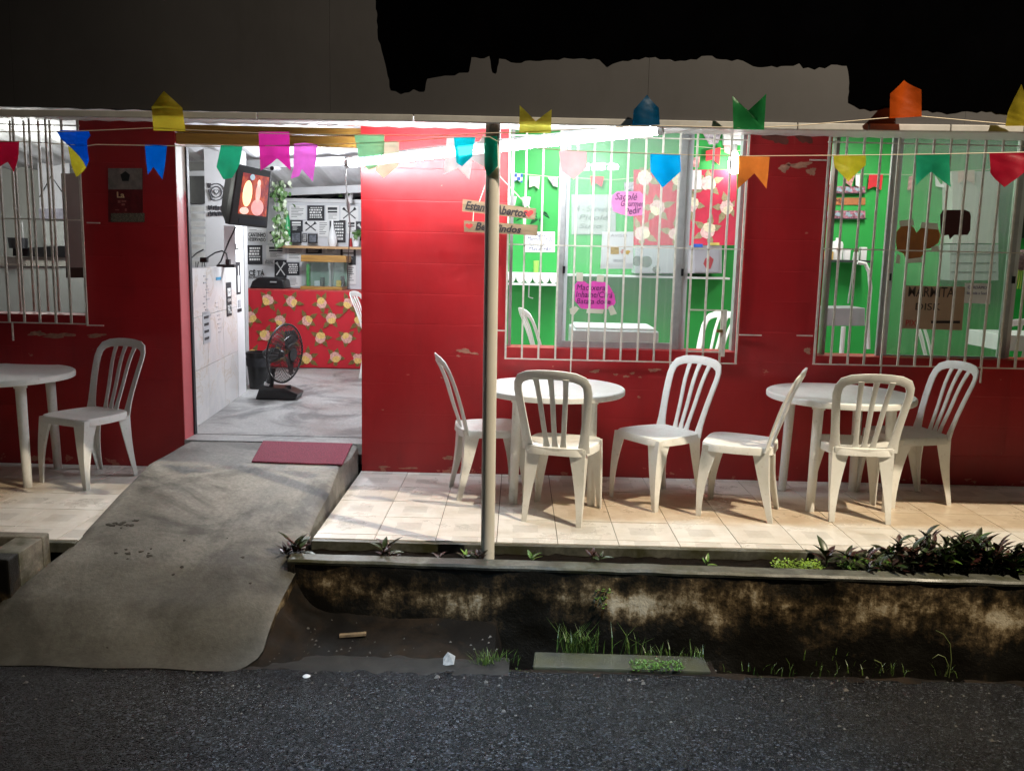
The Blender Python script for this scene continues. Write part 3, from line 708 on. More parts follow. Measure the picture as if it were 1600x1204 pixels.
# ------------------------------------------------------------------ grilles
def bar_v(x, z0, z1, y, t, me={}):
    key = round(z1-z0, 2)
    if key not in me:
        q = MB().box(-.0065, -.0065, 0, .0065, .0065, z1-z0).mesh('bar'); q.materials.append(BAR); me[key] = q
    o = bpy.data.objects.new('bar', me[key]); C.objects.link(o); o.parent = t; o.location = (x, y, z0); return o
def bar_h(x0, x1, z, y, t, d=.005, name='cross_bar'):
    return MB().box(x0, y-d, z-.004, x1, y+d, z+.004).build(name, BAR, t)
GY = WALLY-.04
def grille(label, x0, n, sp_, z0, zm, anchors):
    t = thing('window_grille', label, 'window grille')
    x1 = x0+(n-1)*sp_
    for k in range(n): bar_v(x0+k*sp_+random.uniform(-.002, .002), z0, 2.395, GY, t)
    bar_h(x0-.008, x1+.008, z0-.004, GY, t); bar_h(x0-.008, x1+.008, zm, GY-.011, t); bar_h(x0-.008, x1+.008, 2.33, GY+.011, t)
    for a in anchors: MB().box(*a).build('wall_anchor', BAR, t)
    return t
y0_, y1_ = GY-.006, GY+.006
g1x = at(790, 560, GY).x; g1z = at(970, 563, GY).z; zm1 = at(970, 385.5, GY).z
def PX(u, v): return at(u, v, GY)
def anch_h(u0, u1, v): a, b_ = PX(u0, v), PX(u1, v); return (a.x, y0_, a.z-.004, b_.x, y1_, a.z+.004)
def anch_v(u, v0, v1): a, b_ = PX(u, v0), PX(u, v1); return (a.x-.004, y0_, b_.z, a.x+.004, y1_, a.z)
g = grille('cream steel bar grille over the left-hand green-room window', g1x, 15, .1135, g1z, zm1, [anch_h(768, 789, 516), anch_h(1155, 1190, 523), anch_v(892, 563, 584), anch_v(1047, 567, 590)])
# little hatch in the grille
hx0, hx1 = PX(1074, 500).x, PX(1128, 500).x; hz0, hz1 = PX(1100, 549).z, PX(1100, 484).z
h = MB(); h.box(hx0, y0_-.01, hz0-.005, hx1+.03, y0_-.002, hz0+.004); h.box(hx0, y0_-.01, hz1-.006, hx1+.03, y0_-.002, hz1+.004); h.box(hx1+.003, y0_-.014, hz0-.03, hx1+.028, y0_-.003, hz1)
h.build('hatch_frame', BAR, g); MB().box(hx1-.035, y0_-.02, (hz0+hz1)/2-.008, hx1+.005, y0_-.004, (hz0+hz1)/2+.012).build('hatch_latch', plain('brass_latch', (.25, .14, .04), .4, .2, 20, metal=.6), g)
g2x = at(1271, 568, GY).x
grille('cream steel bar grille over the right-hand green-room window', g2x, 17, .1155, at(1400, 570.5, GY).z, at(1400, 391, GY).z, [anch_h(1245, 1270, 524), anch_v(1377, 570, 590), anch_v(1534, 573, 598), anch_h(1265, 1292, 250)])
x_ = at(136, 506, GY).x
g = grille('cream steel bar grille over the kitchen window left of the poster', x_-.1075*14, 15, .1075, at(80, 504, GY).z, at(80, 343, GY).z, [anch_h(136, 162, 508), anch_h(136, 156, 348), anch_v(19, 503, 532)])
t = thing('inner_window_bars', 'thin inner steel bars behind the kitchen window grille', 'window bars')
YB = WALLY+.16
for k, u in enumerate((-34, -12, 14, 33, 54, 76, 93)):
    bar_v(at(u, 486, YB).x, at(u, 486, YB).z, 2.38, YB, t)
bar_h(at(-60, 412, YB).x, at(40, 412, YB).x, at(10, 413, YB).z, YB+.010, t)

# ------------------------------------------------------------------ support pole
t = thing('support_pole', 'cream steel roof pole standing in the planter before the middle wall', 'pole', (-.133, 4.44, 0))
POLE = NT('cream_pole_paint'); n1 = POLE.noise(6, 6, .6, stretch=(1, 1, .3)); n2 = POLE.noise(22, 5, .7, stretch=(1, 1, .4))
POLE.col(POLE.mix(POLE.ramp(n2, [(.68, (0,)*3), (.71, (1,)*3)]), POLE.ramp(n1, [(.3, (.68, .65, .57)), (.7, (.80, .77, .69))]), (.16, .09, .05))); POLE.rough(.45); POLE.bump(n2, .2, .002)
MB().tube([(.006, 0, -.07), (0, 0, 1.0), (-.005, 0, 2.172)], .036, 20).build('shaft', POLE.m, t, smooth=50)
MB().tube([(-.005, 0, 2.10), (-.005, 0, 2.172)], .0375, 20).build('top_sleeve', plain('bare_pole_metal', (.30, .22, .16), .5, .3, 20), t, smooth=50)

# ------------------------------------------------------------------ tube lamps under the porch roof
def tube_lamp(P, Q, label):
    t = thing('tube_lamp', label, 'lamp')
    d = (Q-P).normalized()
    MB().tube([P+d*.03, Q-d*.03], .026, 16).build('tube', TUBE, t, smooth=50)
    MB().tube([P, P+d*.03], .027, 12).build('end_cap', WHITE, t); MB().tube([Q-d*.03, Q], .027, 12).build('end_cap', WHITE, t)
    u = Vector((0, 0, 1)); s = d.cross(u).normalized()
    M1 = [P+u*.030-s*.02, Q+u*.030-s*.02, Q+u*.030+s*.02, P+u*.030+s*.02]
    MB().hexa(M1, [p+u*.016 for p in M1]).build('batten', WHITE, t)
    return t
P, Q = at(541, 256, 5.95), at(1036, 203, 5.15); M_ = (P+Q)/2
tube_lamp(P, M_-(Q-P).normalized()*.012, 'glowing white tube lamp passing before the red wall above the doorway')
tube_lamp(M_+(Q-P).normalized()*.012, Q, 'glowing white tube lamp right of the pole before the barred window')
c = [at(541, 258, 5.95), at(540, 280, 6.0), at(543, 310, 6.15), at(545, 332, 6.3), at(547, 352, 6.5), at(546, 372, 7.0), at(543, 420, 8.0), at(543, 452, 9.6)]
t = thing('lamp_cord', 'thin white cord with inline switch hanging from the tube lamp in the doorway', 'cord')
MB().tube(c[:5], .005, 6).build('white_cord', WHITE, t, smooth=60)
MB().tube([c[2], (c[2]+c[3])/2, c[3]], [.006, .013, .006], 8).build('inline_switch', WHITE, t, smooth=60)
MB().tube(c[4:], .004, 6).build('dark_cord', plain('dark_red_cord', (.05, .01, .01)), t, smooth=60)
# bulb inside the green room
bp = at(1147, 254, 8.15)
t = thing('light_bulb', 'bright bulb glowing inside the right side of the left barred window', 'lamp', bp)
MB().lathe([(0.001, -.10), (.04, -.095), (.052, -.03), (.05, .03), (.034, .07), (.02, .09)], 20).build('globe', emit('lit_bulb', (1, .98, .93), 45), t, smooth=60)
MB().tube([(0, 0, .085), (0, 0, .16)], .02, 12).build('socket', WHITE, t)

# ------------------------------------------------------------------ plastic chairs
def back_y(z): # side profile of the backrest
    k = (z-.43)/.45; return -.175-.10*k-.055*k*k
def leg_mb(sx, sy):
    m = MB(); vs = []; fs = []
    zt = .44
    if sy > 0: top = Vector((.205, .205, zt)); bot = Vector((.212, .222, 0))
    else: top = Vector((.178, -.178, zt+.004)); bot = Vector((.178, -.225, 0))
    N = 8
    for i in range(N+1):
        k = i/N; p = top.lerp(bot, k); p.y += (.012*math.sin(PI*k))*(1 if sy > 0 else 1)
        a = .062*(1-k)**1.6+.040-.010*k; th = .007
        # angle section, corner outwards
        out = -1 if sy < 0 else 1
        pts = [(0, 0), (-a, 0), (-a, -out*th), (-th, -out*th), (-th, -out*a), (0, -out*a)]
        for (dx, dy) in pts: vs.append((sx*(p.x+dx), p.y+dy, p.z))
    for i in range(N):
        for q in range(6): fs.append((i*6+q, i*6+(q+1) % 6, (i+1)*6+(q+1) % 6, (i+1)*6+q))
    fs.append((0, 1, 2, 3, 4, 5)); fs.append(tuple(N*6+q for q in (5, 4, 3, 2, 1, 0)))
    return m.add(vs, fs)
def make_chair():
    t = thing('plastic_chair', 'x', 'chair')
    # seat
    m = MB(); rings = []; n = 48
    def sq(r, ang, dz, grow=0):
        c_, s_ = math.cos(ang), math.sin(ang); e = .42
        x = math.copysign(abs(c_)**e, c_)*(.208+grow)*r; y = math.copysign(abs(s_)**e, s_)*(.205+grow)*r
        if y < 0: x *= 1+.13*(y/.2)
        return (x, y+.012, dz)
    vs = [(0, .0, .437)]; fs = []
    spec = [(.3, .4375, 0), (.6, .441, 0), (.85, .449, 0), (.96, .453, 0), (1, .450, .003), (1, .440, .008), (1, .405, .010), (1, .405, .005), (.985, .437, 0)]
    for r, z, g in spec:
        for k in range(n):
            a = 2*PI*k/n; x, y, zz = sq(r, a, z, g)
            if z < .42: zz += .022*(math.cos(a*2)**2 < .35)*0
            vs.append((x, y, zz))
    for k in range(n): fs.append((0, 1+k, 1+(k+1) % n))
    for j in range(len(spec)-1):
        for k in range(n): a = 1+j*n; fs.append((a+k, a+n+k, a+n+(k+1) % n, a+(k+1) % n))
    m.add(vs, fs).build('seat', PLAS, t, smooth=45)
    # back frame
    pts = []; ws = []; nr = []
    side = [(.165, .425), (.171, .50), (.180, .58), (.190, .66), (.198, .73), (.203, .785), (.199, .828), (.180, .860), (.135, .879), (.07, .887), (.02, .889)]
    full = [(-x, z) for x, z in side]+[(x, z) for x, z in reversed(side)]
    for x, z in full:
        pts.append((x, back_y(z)+.018*(abs(x)/.2)**2, z)); ws.append(.050 if z < .84 else .056); nr.append(Vector((-x*1.2, 1, .30)))
    ws[0] = ws[-1] = .075; ws[1] = ws[-2] = .056
    MB().band(pts, ws, .013, nr, 10).build('backrest_frame', PLAS, t, smooth=50)
    for sx in (-1, 0, 1):
        p = []
        for k in range(9):
            z = .44+(.868-.44)*k/8; p.append((sx*(.048+.038*k/8), back_y(z)-.004+.004*math.cos(k), z))
        MB().band(p, [.044]+[.030]*7+[.036], .011, (0, 1, .3), 8).build('slat', PLAS, t, smooth=50)
    # apron behind the slats
    MB().band([(-.165, -.178, .435), (-.08, -.192, .43), (0, -.196, .43), (.08, -.192, .43), (.165, -.178, .435)], .040, .012, (0, 1, .2), 8).build('rear_rail', PLAS, t, smooth=50)
    for sx in (-1, 1):
        for sy in (-1, 1): leg_mb(sx, sy).build('leg', PLAS, t, smooth=40)
    return t
chair0 = make_chair(); used = [False]
def place_chair(x, y, fx, fy_, label, group, z=0, tilt=0):
    o = chair0 if not used[0] else copy_tree(chair0); used[0] = True
    o.location = (x, y, z); o.rotation_euler = (0, 0, math.atan2(-fx, fy_)); o['label'] = label; o['group'] = group
    return o
G1 = 'white plastic chairs around the porch tables'; G2 = 'white plastic chairs inside the restaurant'
place_chair(.285, 5.150, .28, .96, 'white plastic chair with its back to the street before the table beside the pole', G1)
place_chair(.930, 5.525, -.82, -.57, 'white plastic chair right of the table beside the pole, seat turned to that table', G1)
place_chair(-.175, 5.600, .975, .22, 'white plastic chair left of the pole, facing right', G1)
place_chair(1.400, 5.300, -.92, .38, 'white plastic chair seen from its side, back against the right-hand table', G1)
place_chair(2.10, 5.325, .10, .995, 'white plastic chair with its back to the street before the right-hand table', G1)
place_chair(2.590, 5.69, -.99, -.16, 'shaded white plastic chair at the far right, beyond the right-hand table', G1)
place_chair(-2.815, 5.70, -.40, -.91, 'white plastic chair beside the cut-off table on the left part of the porch', G1)
place_chair(-1.43, 9.42, .95, -.1, 'white plastic chair partly hidden at the right of the doorway, by the floral counter', G2, FZ)
place_chair(.36, 7.25, .93, .2, 'white plastic chair behind the lower left corner of the left barred window', G2, FZ)
place_chair(1.46, 7.15, -.82, -.5, 'white plastic chair behind the little hatch of the left barred window', G2, FZ)
place_chair(3.60, 7.2, .75, -.45, 'white plastic chair behind the cardboard notice in the right window', G2, FZ)
place_chair(4.25, 7.55, .12, .99, 'white plastic chair at the right edge of the photo behind the grille', G2, FZ)

# ------------------------------------------------------------------ tables
def make_table():
    t = thing('round_table', 'x', 'table')
    MB().lathe([(.001, .708), (.40, .708), (.435, .710), (.448, .712), (.456, .706), (.458, .694), (.456, .676), (.450, .672), (.446, .690), (.40, .696), (.001, .696)], 64).build('tabletop', PLAS, t, smooth=40)
    MB().lathe([(.33, .695), (.34, .655), (.33, .655), (.32, .695)], 40).build('underside_ring', PLAS, t, smooth=40)
    for sx in (-1, 1):
        for sy in (-1, 1):
            MB().tube([(sx*.228, sy*.228, .70), (sx*.230, sy*.230, .64)], [.040, .039], 16).build('leg_socket', PLAS, t, smooth=40)
            MB().tube([(sx*.230, sy*.230, .66), (sx*.245, sy*.245, 0)], [.032, .0265], 16).build('leg', PLAS, t, smooth=40)
    return t
tb = make_table(); tb.location = (.245, 5.60, 0); tb['label'] = 'round white plastic table behind the pole'; tb['group'] = 'round plastic tables on the porch'
for x, y, rz, lb in ((2.085, 5.60, .06, 'round white plastic table at the right, between three chairs'), (-3.385, 5.68, .12, 'round white plastic table cut off by the left edge of the photo')):
    o = copy_tree(tb); o.location = (x, y, 0); o.rotation_euler = (0, 0, rz); o['label'] = lb

# ------------------------------------------------------------------ doormat
c = [fl(u, v, .19) for u, v in ((393, 722), (535, 727), (551, 694), (411, 690))]
for p, yy in zip(c, (5.45, 5.45, 5.92, 5.92)): pass
MATM = NT('maroon_mat'); vn = MATM.n('ShaderNodeTexVoronoi', i_Scale=140); MATM.l(MATM.co.outputs['Object'], vn.inputs['Vector'])
MATM.col(MATM.ramp(vn.outputs['Distance'], [(.1, (.36, .045, .085)), (.7, (.17, .02, .045))])); MATM.rough(.8); MATM.bump(vn.outputs['Distance'], .8, .004)
b_ = [Vector((p.x, p.y, .189)) for p in c]
tag(MB().hexa(b_, [p+Vector((0, 0, .010)) for p in b_]).build('doormat', MATM.m, bevel=.004), 'maroon doormat lying at the top of the ramp before the door', 'doormat')

# ------------------------------------------------------------------ hanging wooden sign
YS = 5.88
t = thing('hanging_wooden_sign', 'two pale wooden planks with handwriting hung on cords behind the pole', 'sign')
m_signw = m_wood('weathered_sign_wood', (.14, .088, .045), (.27, .18, .10), 1.5)
def plank(pts, name='plank'):
    return ppoly(name, pts, YS, m_signw, t, .012)
plank([(722, 330), (723, 311), (838, 326), (836, 343)])
plank([(725, 362), (725, 344.5), (840, 352), (839, 368)])
tl = -math.atan2(15-2.5, 115); tl2 = -math.atan2(7.5-2.5, 115)
def stext(s, u, v, wpx, hpx, ti, mat=MARK, sh=.25):
    c_ = at(u, v, YS-.0015); k = YS/FPX*1.0
    text(s, c_, wpx*k, hpx*k, mat, t, tilt=ti, shear=sh, bold=.03)
stext('Estamos', 751, 323.5, 47, 13, tl); stext('Abertos', 798, 330, 50, 13, tl); stext('Bem', 757, 354, 28, 12, tl2); stext('Vindos', 793, 357.5, 42, 11, tl2)
def heart(u, v, s, Y, mat, parent, name='heart', n=24, th=.002, sx=1.0):
    pts = []
    for k in range(n):
        a = 2*PI*k/n; x = 16*math.sin(a)**3; y = 13*math.cos(a)-5*math.cos(2*a)-2*math.cos(3*a)-math.cos(4*a)
        pts.append((u+x/16*s*sx, v-y/16*s))
    return ppoly(name, pts, Y, mat, parent, th)
heart(826, 333, 6.5, YS-.002, REDH, t, sx=1.2); heart(733, 353, 5, YS-.002, REDH, t, sx=1.2)
cords = MB()
for a, b_ in (((749, 315), (768, 262)), ((828, 325), (768, 262)), ((740, 331), (739, 346)), ((818, 341), (818, 350)), ((768, 262), (770, 212))):
    cords.tube([at(*a, YS), at(*b_, YS)], .0028, 5)
cords.build('cord', CORD, t)

# ------------------------------------------------------------------ wall poster, left
YP = WALLY-.003
t = thing('wall_poster', 'small red and silver poster on the wall between kitchen window and doorway', 'poster')
prect('sheet', 169, 263, 223, 347, YP, plain('dark_red_print', (.11, .008, .010), .4, .4, 25), t, .002)
prect('silver_top', 169, 263, 222, 296, YP-.0012, plain('silver_print', (.20, .17, .15), .35, .3, 25), t, .001)
prect('mirror_strip', 173, 333, 226, 347, YP-.0012, plain('mirror_foil', (.55, .45, .32), .22, .5, 70, metal=.8), t, .001)
ppoly('emblem', [(188, 273), (196, 267.5), (203, 273), (201, 283), (191, 283)], YP-.0025, BLK, t, .001)
ptext('La', 183, 300, 194, 309, YP-.0012, plain('gold_print', (.62, .45, .25), .5, .1, 20), t, bold=.02)
for a in ((184, 313, 188, 317), (190, 313, 197, 316), (190, 318, 195, 321), (180, 327, 186, 329), (195, 326, 198, 330)): prect('print_mark', *a, YP-.0012, plain('faded_print', (.30, .10, .08), .6, .3, 30), t, .001)

# ------------------------------------------------------------------ bunting
YBN = 4.325
FC = dict(red=(.55, .01, .04), crimson=(.38, .005, .03), blue=(.0, .12, .62), royal=(.0, .07, .55), yellow=(.62, .55, .03), green=(.02, .42, .22), magenta=(.72, .03, .38), pink=(.85, .16, .72), mint=(.28, .68, .36), cream=(.85, .84, .62),
          cyan=(.0, .68, .85), white=(.92, .94, .95), darkgreen=(.0, .16, .09), navy=(.0, .09, .22), rose=(.95, .62, .66), sky=(.0, .42, .95), orange=(.85, .24, .04), deepo=(.85, .13, .01), leaf=(.02, .26, .07), olive=(.46, .42, .05), gold=(.50, .40, .03))
FM = {k: m_film('film_'+k, v, .10 if k in ('yellow', 'gold', 'olive') else .05) for k, v in FC.items()}
def flag(pts, colr, label, Y=YBN, fold=None, phase=0, amp=.019):
    bm = bmesh.new()
    P = [at(u, v, Y) for u, v in pts]; c_ = sum(P, Vector())/len(P)
    bv = [bm.verts.new(p) for p in P]
    for tri in tessellate_polygon([P]): bm.faces.new([bv[i] for i in tri])
    for _ in range(3): bmesh.ops.subdivide_edges(bm, edges=bm.edges[:], cuts=1, use_grid_fill=True)
    ztop = max(p.z for p in P); zbot = min(p.z for p in P); st = at(*fold, Y).z if fold else ztop
    for v in bm.verts:
        k = abs(v.co.z-st)/.15
        v.co.y += .012*k*noise.noise(Vector((v.co.x*22, v.co.z*14, phase*3)))+.004*abs(noise.noise(Vector((v.co.x*9+v.co.z*30, phase, 0))))
        v.co.y += amp*k*math.sin((v.co.x-c_.x)*30+phase)+.012*k*math.sin(phase*1.7)-.004*k
    bmesh.ops.recalc_face_normals(bm, faces=bm.faces)
    me = bpy.data.meshes.new('bunting_flag'); bm.to_mesh(me); bm.free(); me.shade_smooth()
    try: me.set_sharp_from_angle(angle=.7)
    except Exception: pass
    o = link('bunting_flag', me, FM[colr]); tag(o, label, 'bunting flag', 'festive plastic flags strung along the eave'); return o
F = [
 ([(-20, 219), (30, 221), (28, 240), (20, 269), (12, 253), (0, 263), (-20, 262)], 'crimson', 'crimson swallow-tailed flag cut by the left edge of the photo'),
 ([(106, 228), (128, 240), (136, 256), (128, 266), (116, 276), (110, 258)], 'yellow', 'yellow flag tip showing under the folded blue flag at left'),
 ([(88, 205), (98, 203), (138, 204), (142, 212), (137, 219), (140, 236), (144, 252), (140, 263), (132, 253), (112, 232), (96, 217)], 'royal', 'folded royal blue flag with a yellow flag behind it'),
 ([(226, 226), (261, 227), (259, 254), (257, 281), (240, 261), (230, 273), (227, 250)], 'blue', 'blue swallow-tailed flag right of the small wall poster'),
 ([(236, 167), (258, 143), (283, 168), (290, 205), (240, 204)], 'gold', 'yellow flag flipped upwards over the eave above the door jamb'),
 ([(345, 227), (379, 228), (374, 257), (363, 278), (352, 281), (341, 262)], 'green', 'emerald pointed flag in front of the television'),
 ([(404, 206), (452, 206), (453, 245), (455, 267), (431, 247), (408, 267), (406, 240)], 'magenta', 'larger magenta swallow-tailed flag at the doorway'),
 ([(459, 225), (476, 223), (496, 226), (494, 256), (490, 284), (471, 264), (466, 275), (453, 279), (458, 262)], 'pink', 'bright pink swallow-tailed flag right of the magenta one'),
 ([(553, 210), (601, 210), (600, 240), (590, 262), (578, 267), (562, 253)], 'mint', 'pale green pointed flag at the right side of the doorway'),
 ([(600, 221), (624, 222), (622, 258), (600, 279), (586, 266), (597, 250)], 'cream', 'glowing cream pointed flag beside the pale green one'),
 ([(698, 215), (712, 214), (718, 250), (736, 240), (757, 208), (757, 262), (738, 250), (733, 280), (716, 263), (694, 273)], 'white', 'white ragged flag behind the cyan flag'),
 ([(709, 214), (743, 214), (738, 245), (722, 260), (713, 254)], 'cyan', 'cyan pointed flag on the white one, left of the pole'),
 ([(755, 213), (777, 213), (778, 260), (762, 276), (757, 262)], 'darkgreen', 'dark green flag wrapped against the top of the pole'),
 ([(811, 208), (812, 164), (837, 190), (862, 171), (861, 208)], 'olive', 'yellow two-pointed flag flipped up over the eave right of the pole'),
 ([(873, 236), (917, 236), (917, 262), (896, 281), (877, 268)], 'rose', 'pale rose pointed flag glowing before the left barred window'),
 ([(988, 196), (990, 172), (1012, 147), (1030, 168), (1031, 195)], 'navy', 'dark blue pointed flag flipped up over the eave'),
 ([(1016, 240), (1063, 241), (1063, 268), (1036, 293), (1016, 268)], 'sky', 'sky blue pointed flag before the left barred window'),
 ([(1146, 202), (1145, 149), (1169, 173), (1195, 148), (1194, 203)], 'leaf', 'green two-pointed flag flipped up over the eave'),
 ([(1153, 243), (1203, 245), (1199, 295), (1178, 271), (1154, 295)], 'orange', 'orange swallow-tailed flag beside the glowing bulb'),
 ([(1302, 243), (1353, 243), (1353, 258), (1323, 285), (1303, 262)], 'yellow', 'yellow pointed flag at the left side of the right window'),
 ([(1390, 185), (1389, 147), (1414, 125), (1440, 140), (1440, 182)], 'deepo', 'orange flag standing up above the eave at right'),
 ([(1431, 242), (1484, 241), (1483, 293), (1457, 268), (1432, 290)], 'green', 'green swallow-tailed flag before the right window pane'),
 ([(1546, 239), (1606, 238), (1608, 262), (1566, 293), (1548, 270)], 'red', 'red pointed flag near the right edge of the photo'),
 ([(1571, 197), (1575, 175), (1592, 133), (1610, 170), (1612, 197)], 'gold', 'yellow flag flipped up at the right end of the eave'),
]
for k, (pts, cl, lb) in enumerate(F):
    up = k in (4, 13, 15, 17, 20, 23)
    fy_ = (pts[0][0], pts[0][1]) if not up else (pts[0][0], max(p[1] for p in pts))
    Y = YBN+(.02 if k in (1, 10) else 0)-(.03 if up else 0)
    if k == 12: Y = 4.375
    flag(pts, cl, lb, Y, fy_, phase=k*1.3)
def string(pts, label, Y=YBN+.002):
    P = []
    for (a, b_) in zip(pts, pts[1:]):
        for k in range(4): P.append(at(a[0]+(b_[0]-a[0])*k/4, a[1]+(b_[1]-a[1])*k/4, Y))
    P.append(at(*pts[-1], Y)); o = MB().tube(P, .0022, 5).build('bunting_string', CORD)
    return tag(o, label, 'string')
string([(-60, 206), (90, 206), (150, 204), (240, 200), (290, 203), (430, 209), (560, 211), (700, 212), (765, 208), (812, 207), (1010, 196), (1170, 200), (1250, 196), (1390, 184), (1440, 182), (1575, 194), (1700, 205)], 'upper bunting string running along the eave with the flipped flags', YBN-.026)
string([(-60, 222), (30, 221), (138, 228), (150, 226), (260, 228), (345, 229), (480, 227), (560, 224), (640, 220), (700, 215), (765, 214), (790, 228), (900, 236), (1040, 241), (1160, 244), (1300, 243), (1460, 241), (1600, 238), (1700, 236)], 'lower bunting string crossing before doorway and windows')

# ------------------------------------------------------------------ doorway room furniture
CL = plain('red_table_cloth', (.48, .008, .02), .7, .1, 6)
PET = plain('printed_rose_petal', (.62, .33, .28), .7, .35, 60); PETY = plain('printed_yellow_petal', (.68, .45, .14), .7, .25, 60); LFP = plain('printed_olive_leaf', (.16, .10, .025), .7, .4, 40)
def floral(x0, x1, z0, z1, Y, parent, nx, nz, s, seed=1, mats=(PET, PETY, LFP), clip=True):
    """roses with leaves printed on cloth: petals and leaves laid flat on it"""
    rnd = random.Random(seed); A1, A2, A3 = MB(), MB(), MB()
    def cl(p): return (min(x1, max(x0, p[0])), p[1], min(z1, max(z0, p[2])))
    for j in range(nz):
        for i in range(nx):
            cx = x0+(x1-x0)*(i+.5+(.25 if j % 2 else -.25))/nx+rnd.uniform(-.05, .05)*s*8; cz = z0+(z1-z0)*(j+.5)/nz+rnd.uniform(-.05, .05)*s*8
            a0 = rnd.uniform(0, 6.28)
            for k in range(5):
                a = a0+k*1.256+rnd.uniform(-.3, .3); l = s*rnd.uniform(1.2, 1.8); w_ = s*.36
                d = Vector((math.cos(a), 0, math.sin(a))); q = Vector((-d.z, 0, d.x)); o = Vector((cx, Y-.0006, cz))+d*s*.3
                A3.add([cl(p) for p in (o-q*w_*.4, o+d*l*.5-q*w_, o+d*l, o+d*l*.5+q*w_, o+q*w_*.4)], [(0, 1, 2, 3, 4)])
            for k in range(7):
                a = a0+k*.9+rnd.uniform(-.2, .2); r = s*rnd.uniform(.34, .58); o = Vector((cx+math.cos(a)*s*.38, Y-.0012-k*.0001, cz+math.sin(a)*s*.38))
                (A1 if k < 5 else A2).add([cl((o.x+r*math.cos(b)*(1+.15*math.sin(3*b)), o.y, o.z+r*math.sin(b))) for b in [2*PI*e/8 for e in range(8)]], [tuple(range(8))])
    for A_, mt, nm in ((A1, mats[0], 'rose_petals_print'), (A2, mats[1], 'yellow_petals_print'), (A3, mats[2], 'leaves_print')):
        for i, v in enumerate(A_.v): pass
        A_.build(nm, mt, parent)['kind'] = 'stuff'
YC = 10.0
ctl = at(383, 453, YC); cbr = at(620, 574, YC)
ct = thing('counter', 'bar counter draped in red floral cloth at the back of the doorway room', 'counter')
MB().box(ctl.x, YC, FZ, -.62, YC+.40, ctl.z).build('body', CL, ct)
MB().box(ctl.x-.01, YC-.012, ctl.z, -.62, YC+.40, ctl.z+.02).build('counter_top', plain('counter_cloth_top', (.40, .06, .05), .6, .4, 12), ct)
vs = []; fs = []; n = 70
x0, x1 = ctl.x-.004, -.65
for i in range(n+1):
    x = x0+(x1-x0)*i/n
    vs += [(x, YC-.016, ctl.z+.004), (x, YC-.020-.006*math.sin(i*.9), FZ+.012)]
for i in range(n): fs.append((2*i, 2*i+1, 2*i+3, 2*i+2))
MB().add(vs, fs).build('cloth_front', CL, ct, smooth=60)
floral(x0+.01, x1, FZ+.03, ctl.z, YC-.027, ct, 8, 4, .074, 3)
# back-wall posters
YW = 10.41
po = thing('poster_wall_sheets', 'black and white print sheets pasted over the wall above the counter', 'posters')
def poster(u0, v0, u1, v1, dark, kind, seed):
    rnd = random.Random(seed); Yp = YW-.003-seed % 3*.0012
    prect('print_sheet', u0, v0, u1, v1, Yp, DARK if dark else PAPER, po, .001)
    ink = PAPER if dark else DARK; w_, h_ = u1-u0, v1-v0; m_ = MB()
    def add(a, b_, c_, d_): m_.prism([at(u0+w_*a, v0+h_*d_, Yp-.001), at(u0+w_*c_, v0+h_*d_, Yp-.001), at(u0+w_*c_, v0+h_*b_, Yp-.001), at(u0+w_*a, v0+h_*b_, Yp-.001)], (0, .0008, 0))
    if kind == 0:
        y = .12
        while y < .85:
            hh = rnd.uniform(.05, .12); x = rnd.uniform(.12, .2)
            while x < .8:
                ww = rnd.uniform(.05, .16); add(x, y, min(.86, x+ww), y+hh); x += ww+.035
            y += hh+.06
    elif kind == 1:
        for sx in (1, -1):
            a = at(u0+w_*(.5-.35*sx), v0+h_*.15, Yp-.001); b_ = at(u0+w_*(.5+.35*sx), v0+h_*.85, Yp-.001)
            m_.tube([a, b_], .008, 4); m_.tube([a, a.lerp(b_, .25)], [.02, .004], 6)
    elif kind == 2:
        add(.15, .12, .85, .3); add(.15, .36, .85, .48)
        for k in range(5): add(.2, .56+.07*k, rnd.uniform(.5, .85), .58+.07*k)
    else:
        for k in range(7): add(.12, .12+.11*k, rnd.uniform(.45, .9), .15+.11*k)
    m_.build('print_marks', ink, po)
L_ = [(480, 321, 507, 345, 1, 0), (509, 321, 530, 345, 0, 2), (532, 322, 560, 345, 0, 1), (453, 344, 473, 362, 1, 2), (474, 345, 497, 363, 0, 1), (497, 345, 514, 370, 0, 3), (515, 344, 540, 379, 1, 0), (542, 345, 556, 365, 0, 2), (453, 363, 471, 378, 1, 3), (472, 365, 480, 378, 1, 0),
      (386, 383, 410, 413, 1, 0), (412, 405, 430, 413, 0, 0), (429, 406, 448, 434, 1, 1), (386, 356, 416, 378, 0, 3), (448, 410, 468, 430, 1, 0), (450, 431, 470, 448, 0, 3), (478, 385, 503, 396, 1, 3), (508, 385, 526, 396, 0, 2), (532, 386, 556, 415, 1, 2), (534, 414, 556, 444, 0, 3),
      (418, 360, 446, 380, 0, 1), (416, 383, 446, 404, 0, 2), (448, 384, 476, 408, 0, 3), (386, 320, 416, 354, 0, 2), (452, 321, 478, 343, 0, 3), (556, 346, 580, 376, 1, 1)]
for k, a in enumerate(L_): poster(*a[:4], a[4], a[5], k+1)
ptext('CÊ TÁ', 389, 421, 413, 430, YW-.006, DARK, po, bold=.02); ptext('BONITO', 389, 431, 411, 435, YW-.006, DARK, po)
ptext('CANTINHO', 388, 364, 415, 370, YW-.008, DARK, po, bold=.02); ptext('RESERVADO', 388, 372, 415, 377, YW-.008, DARK, po, bold=.02)
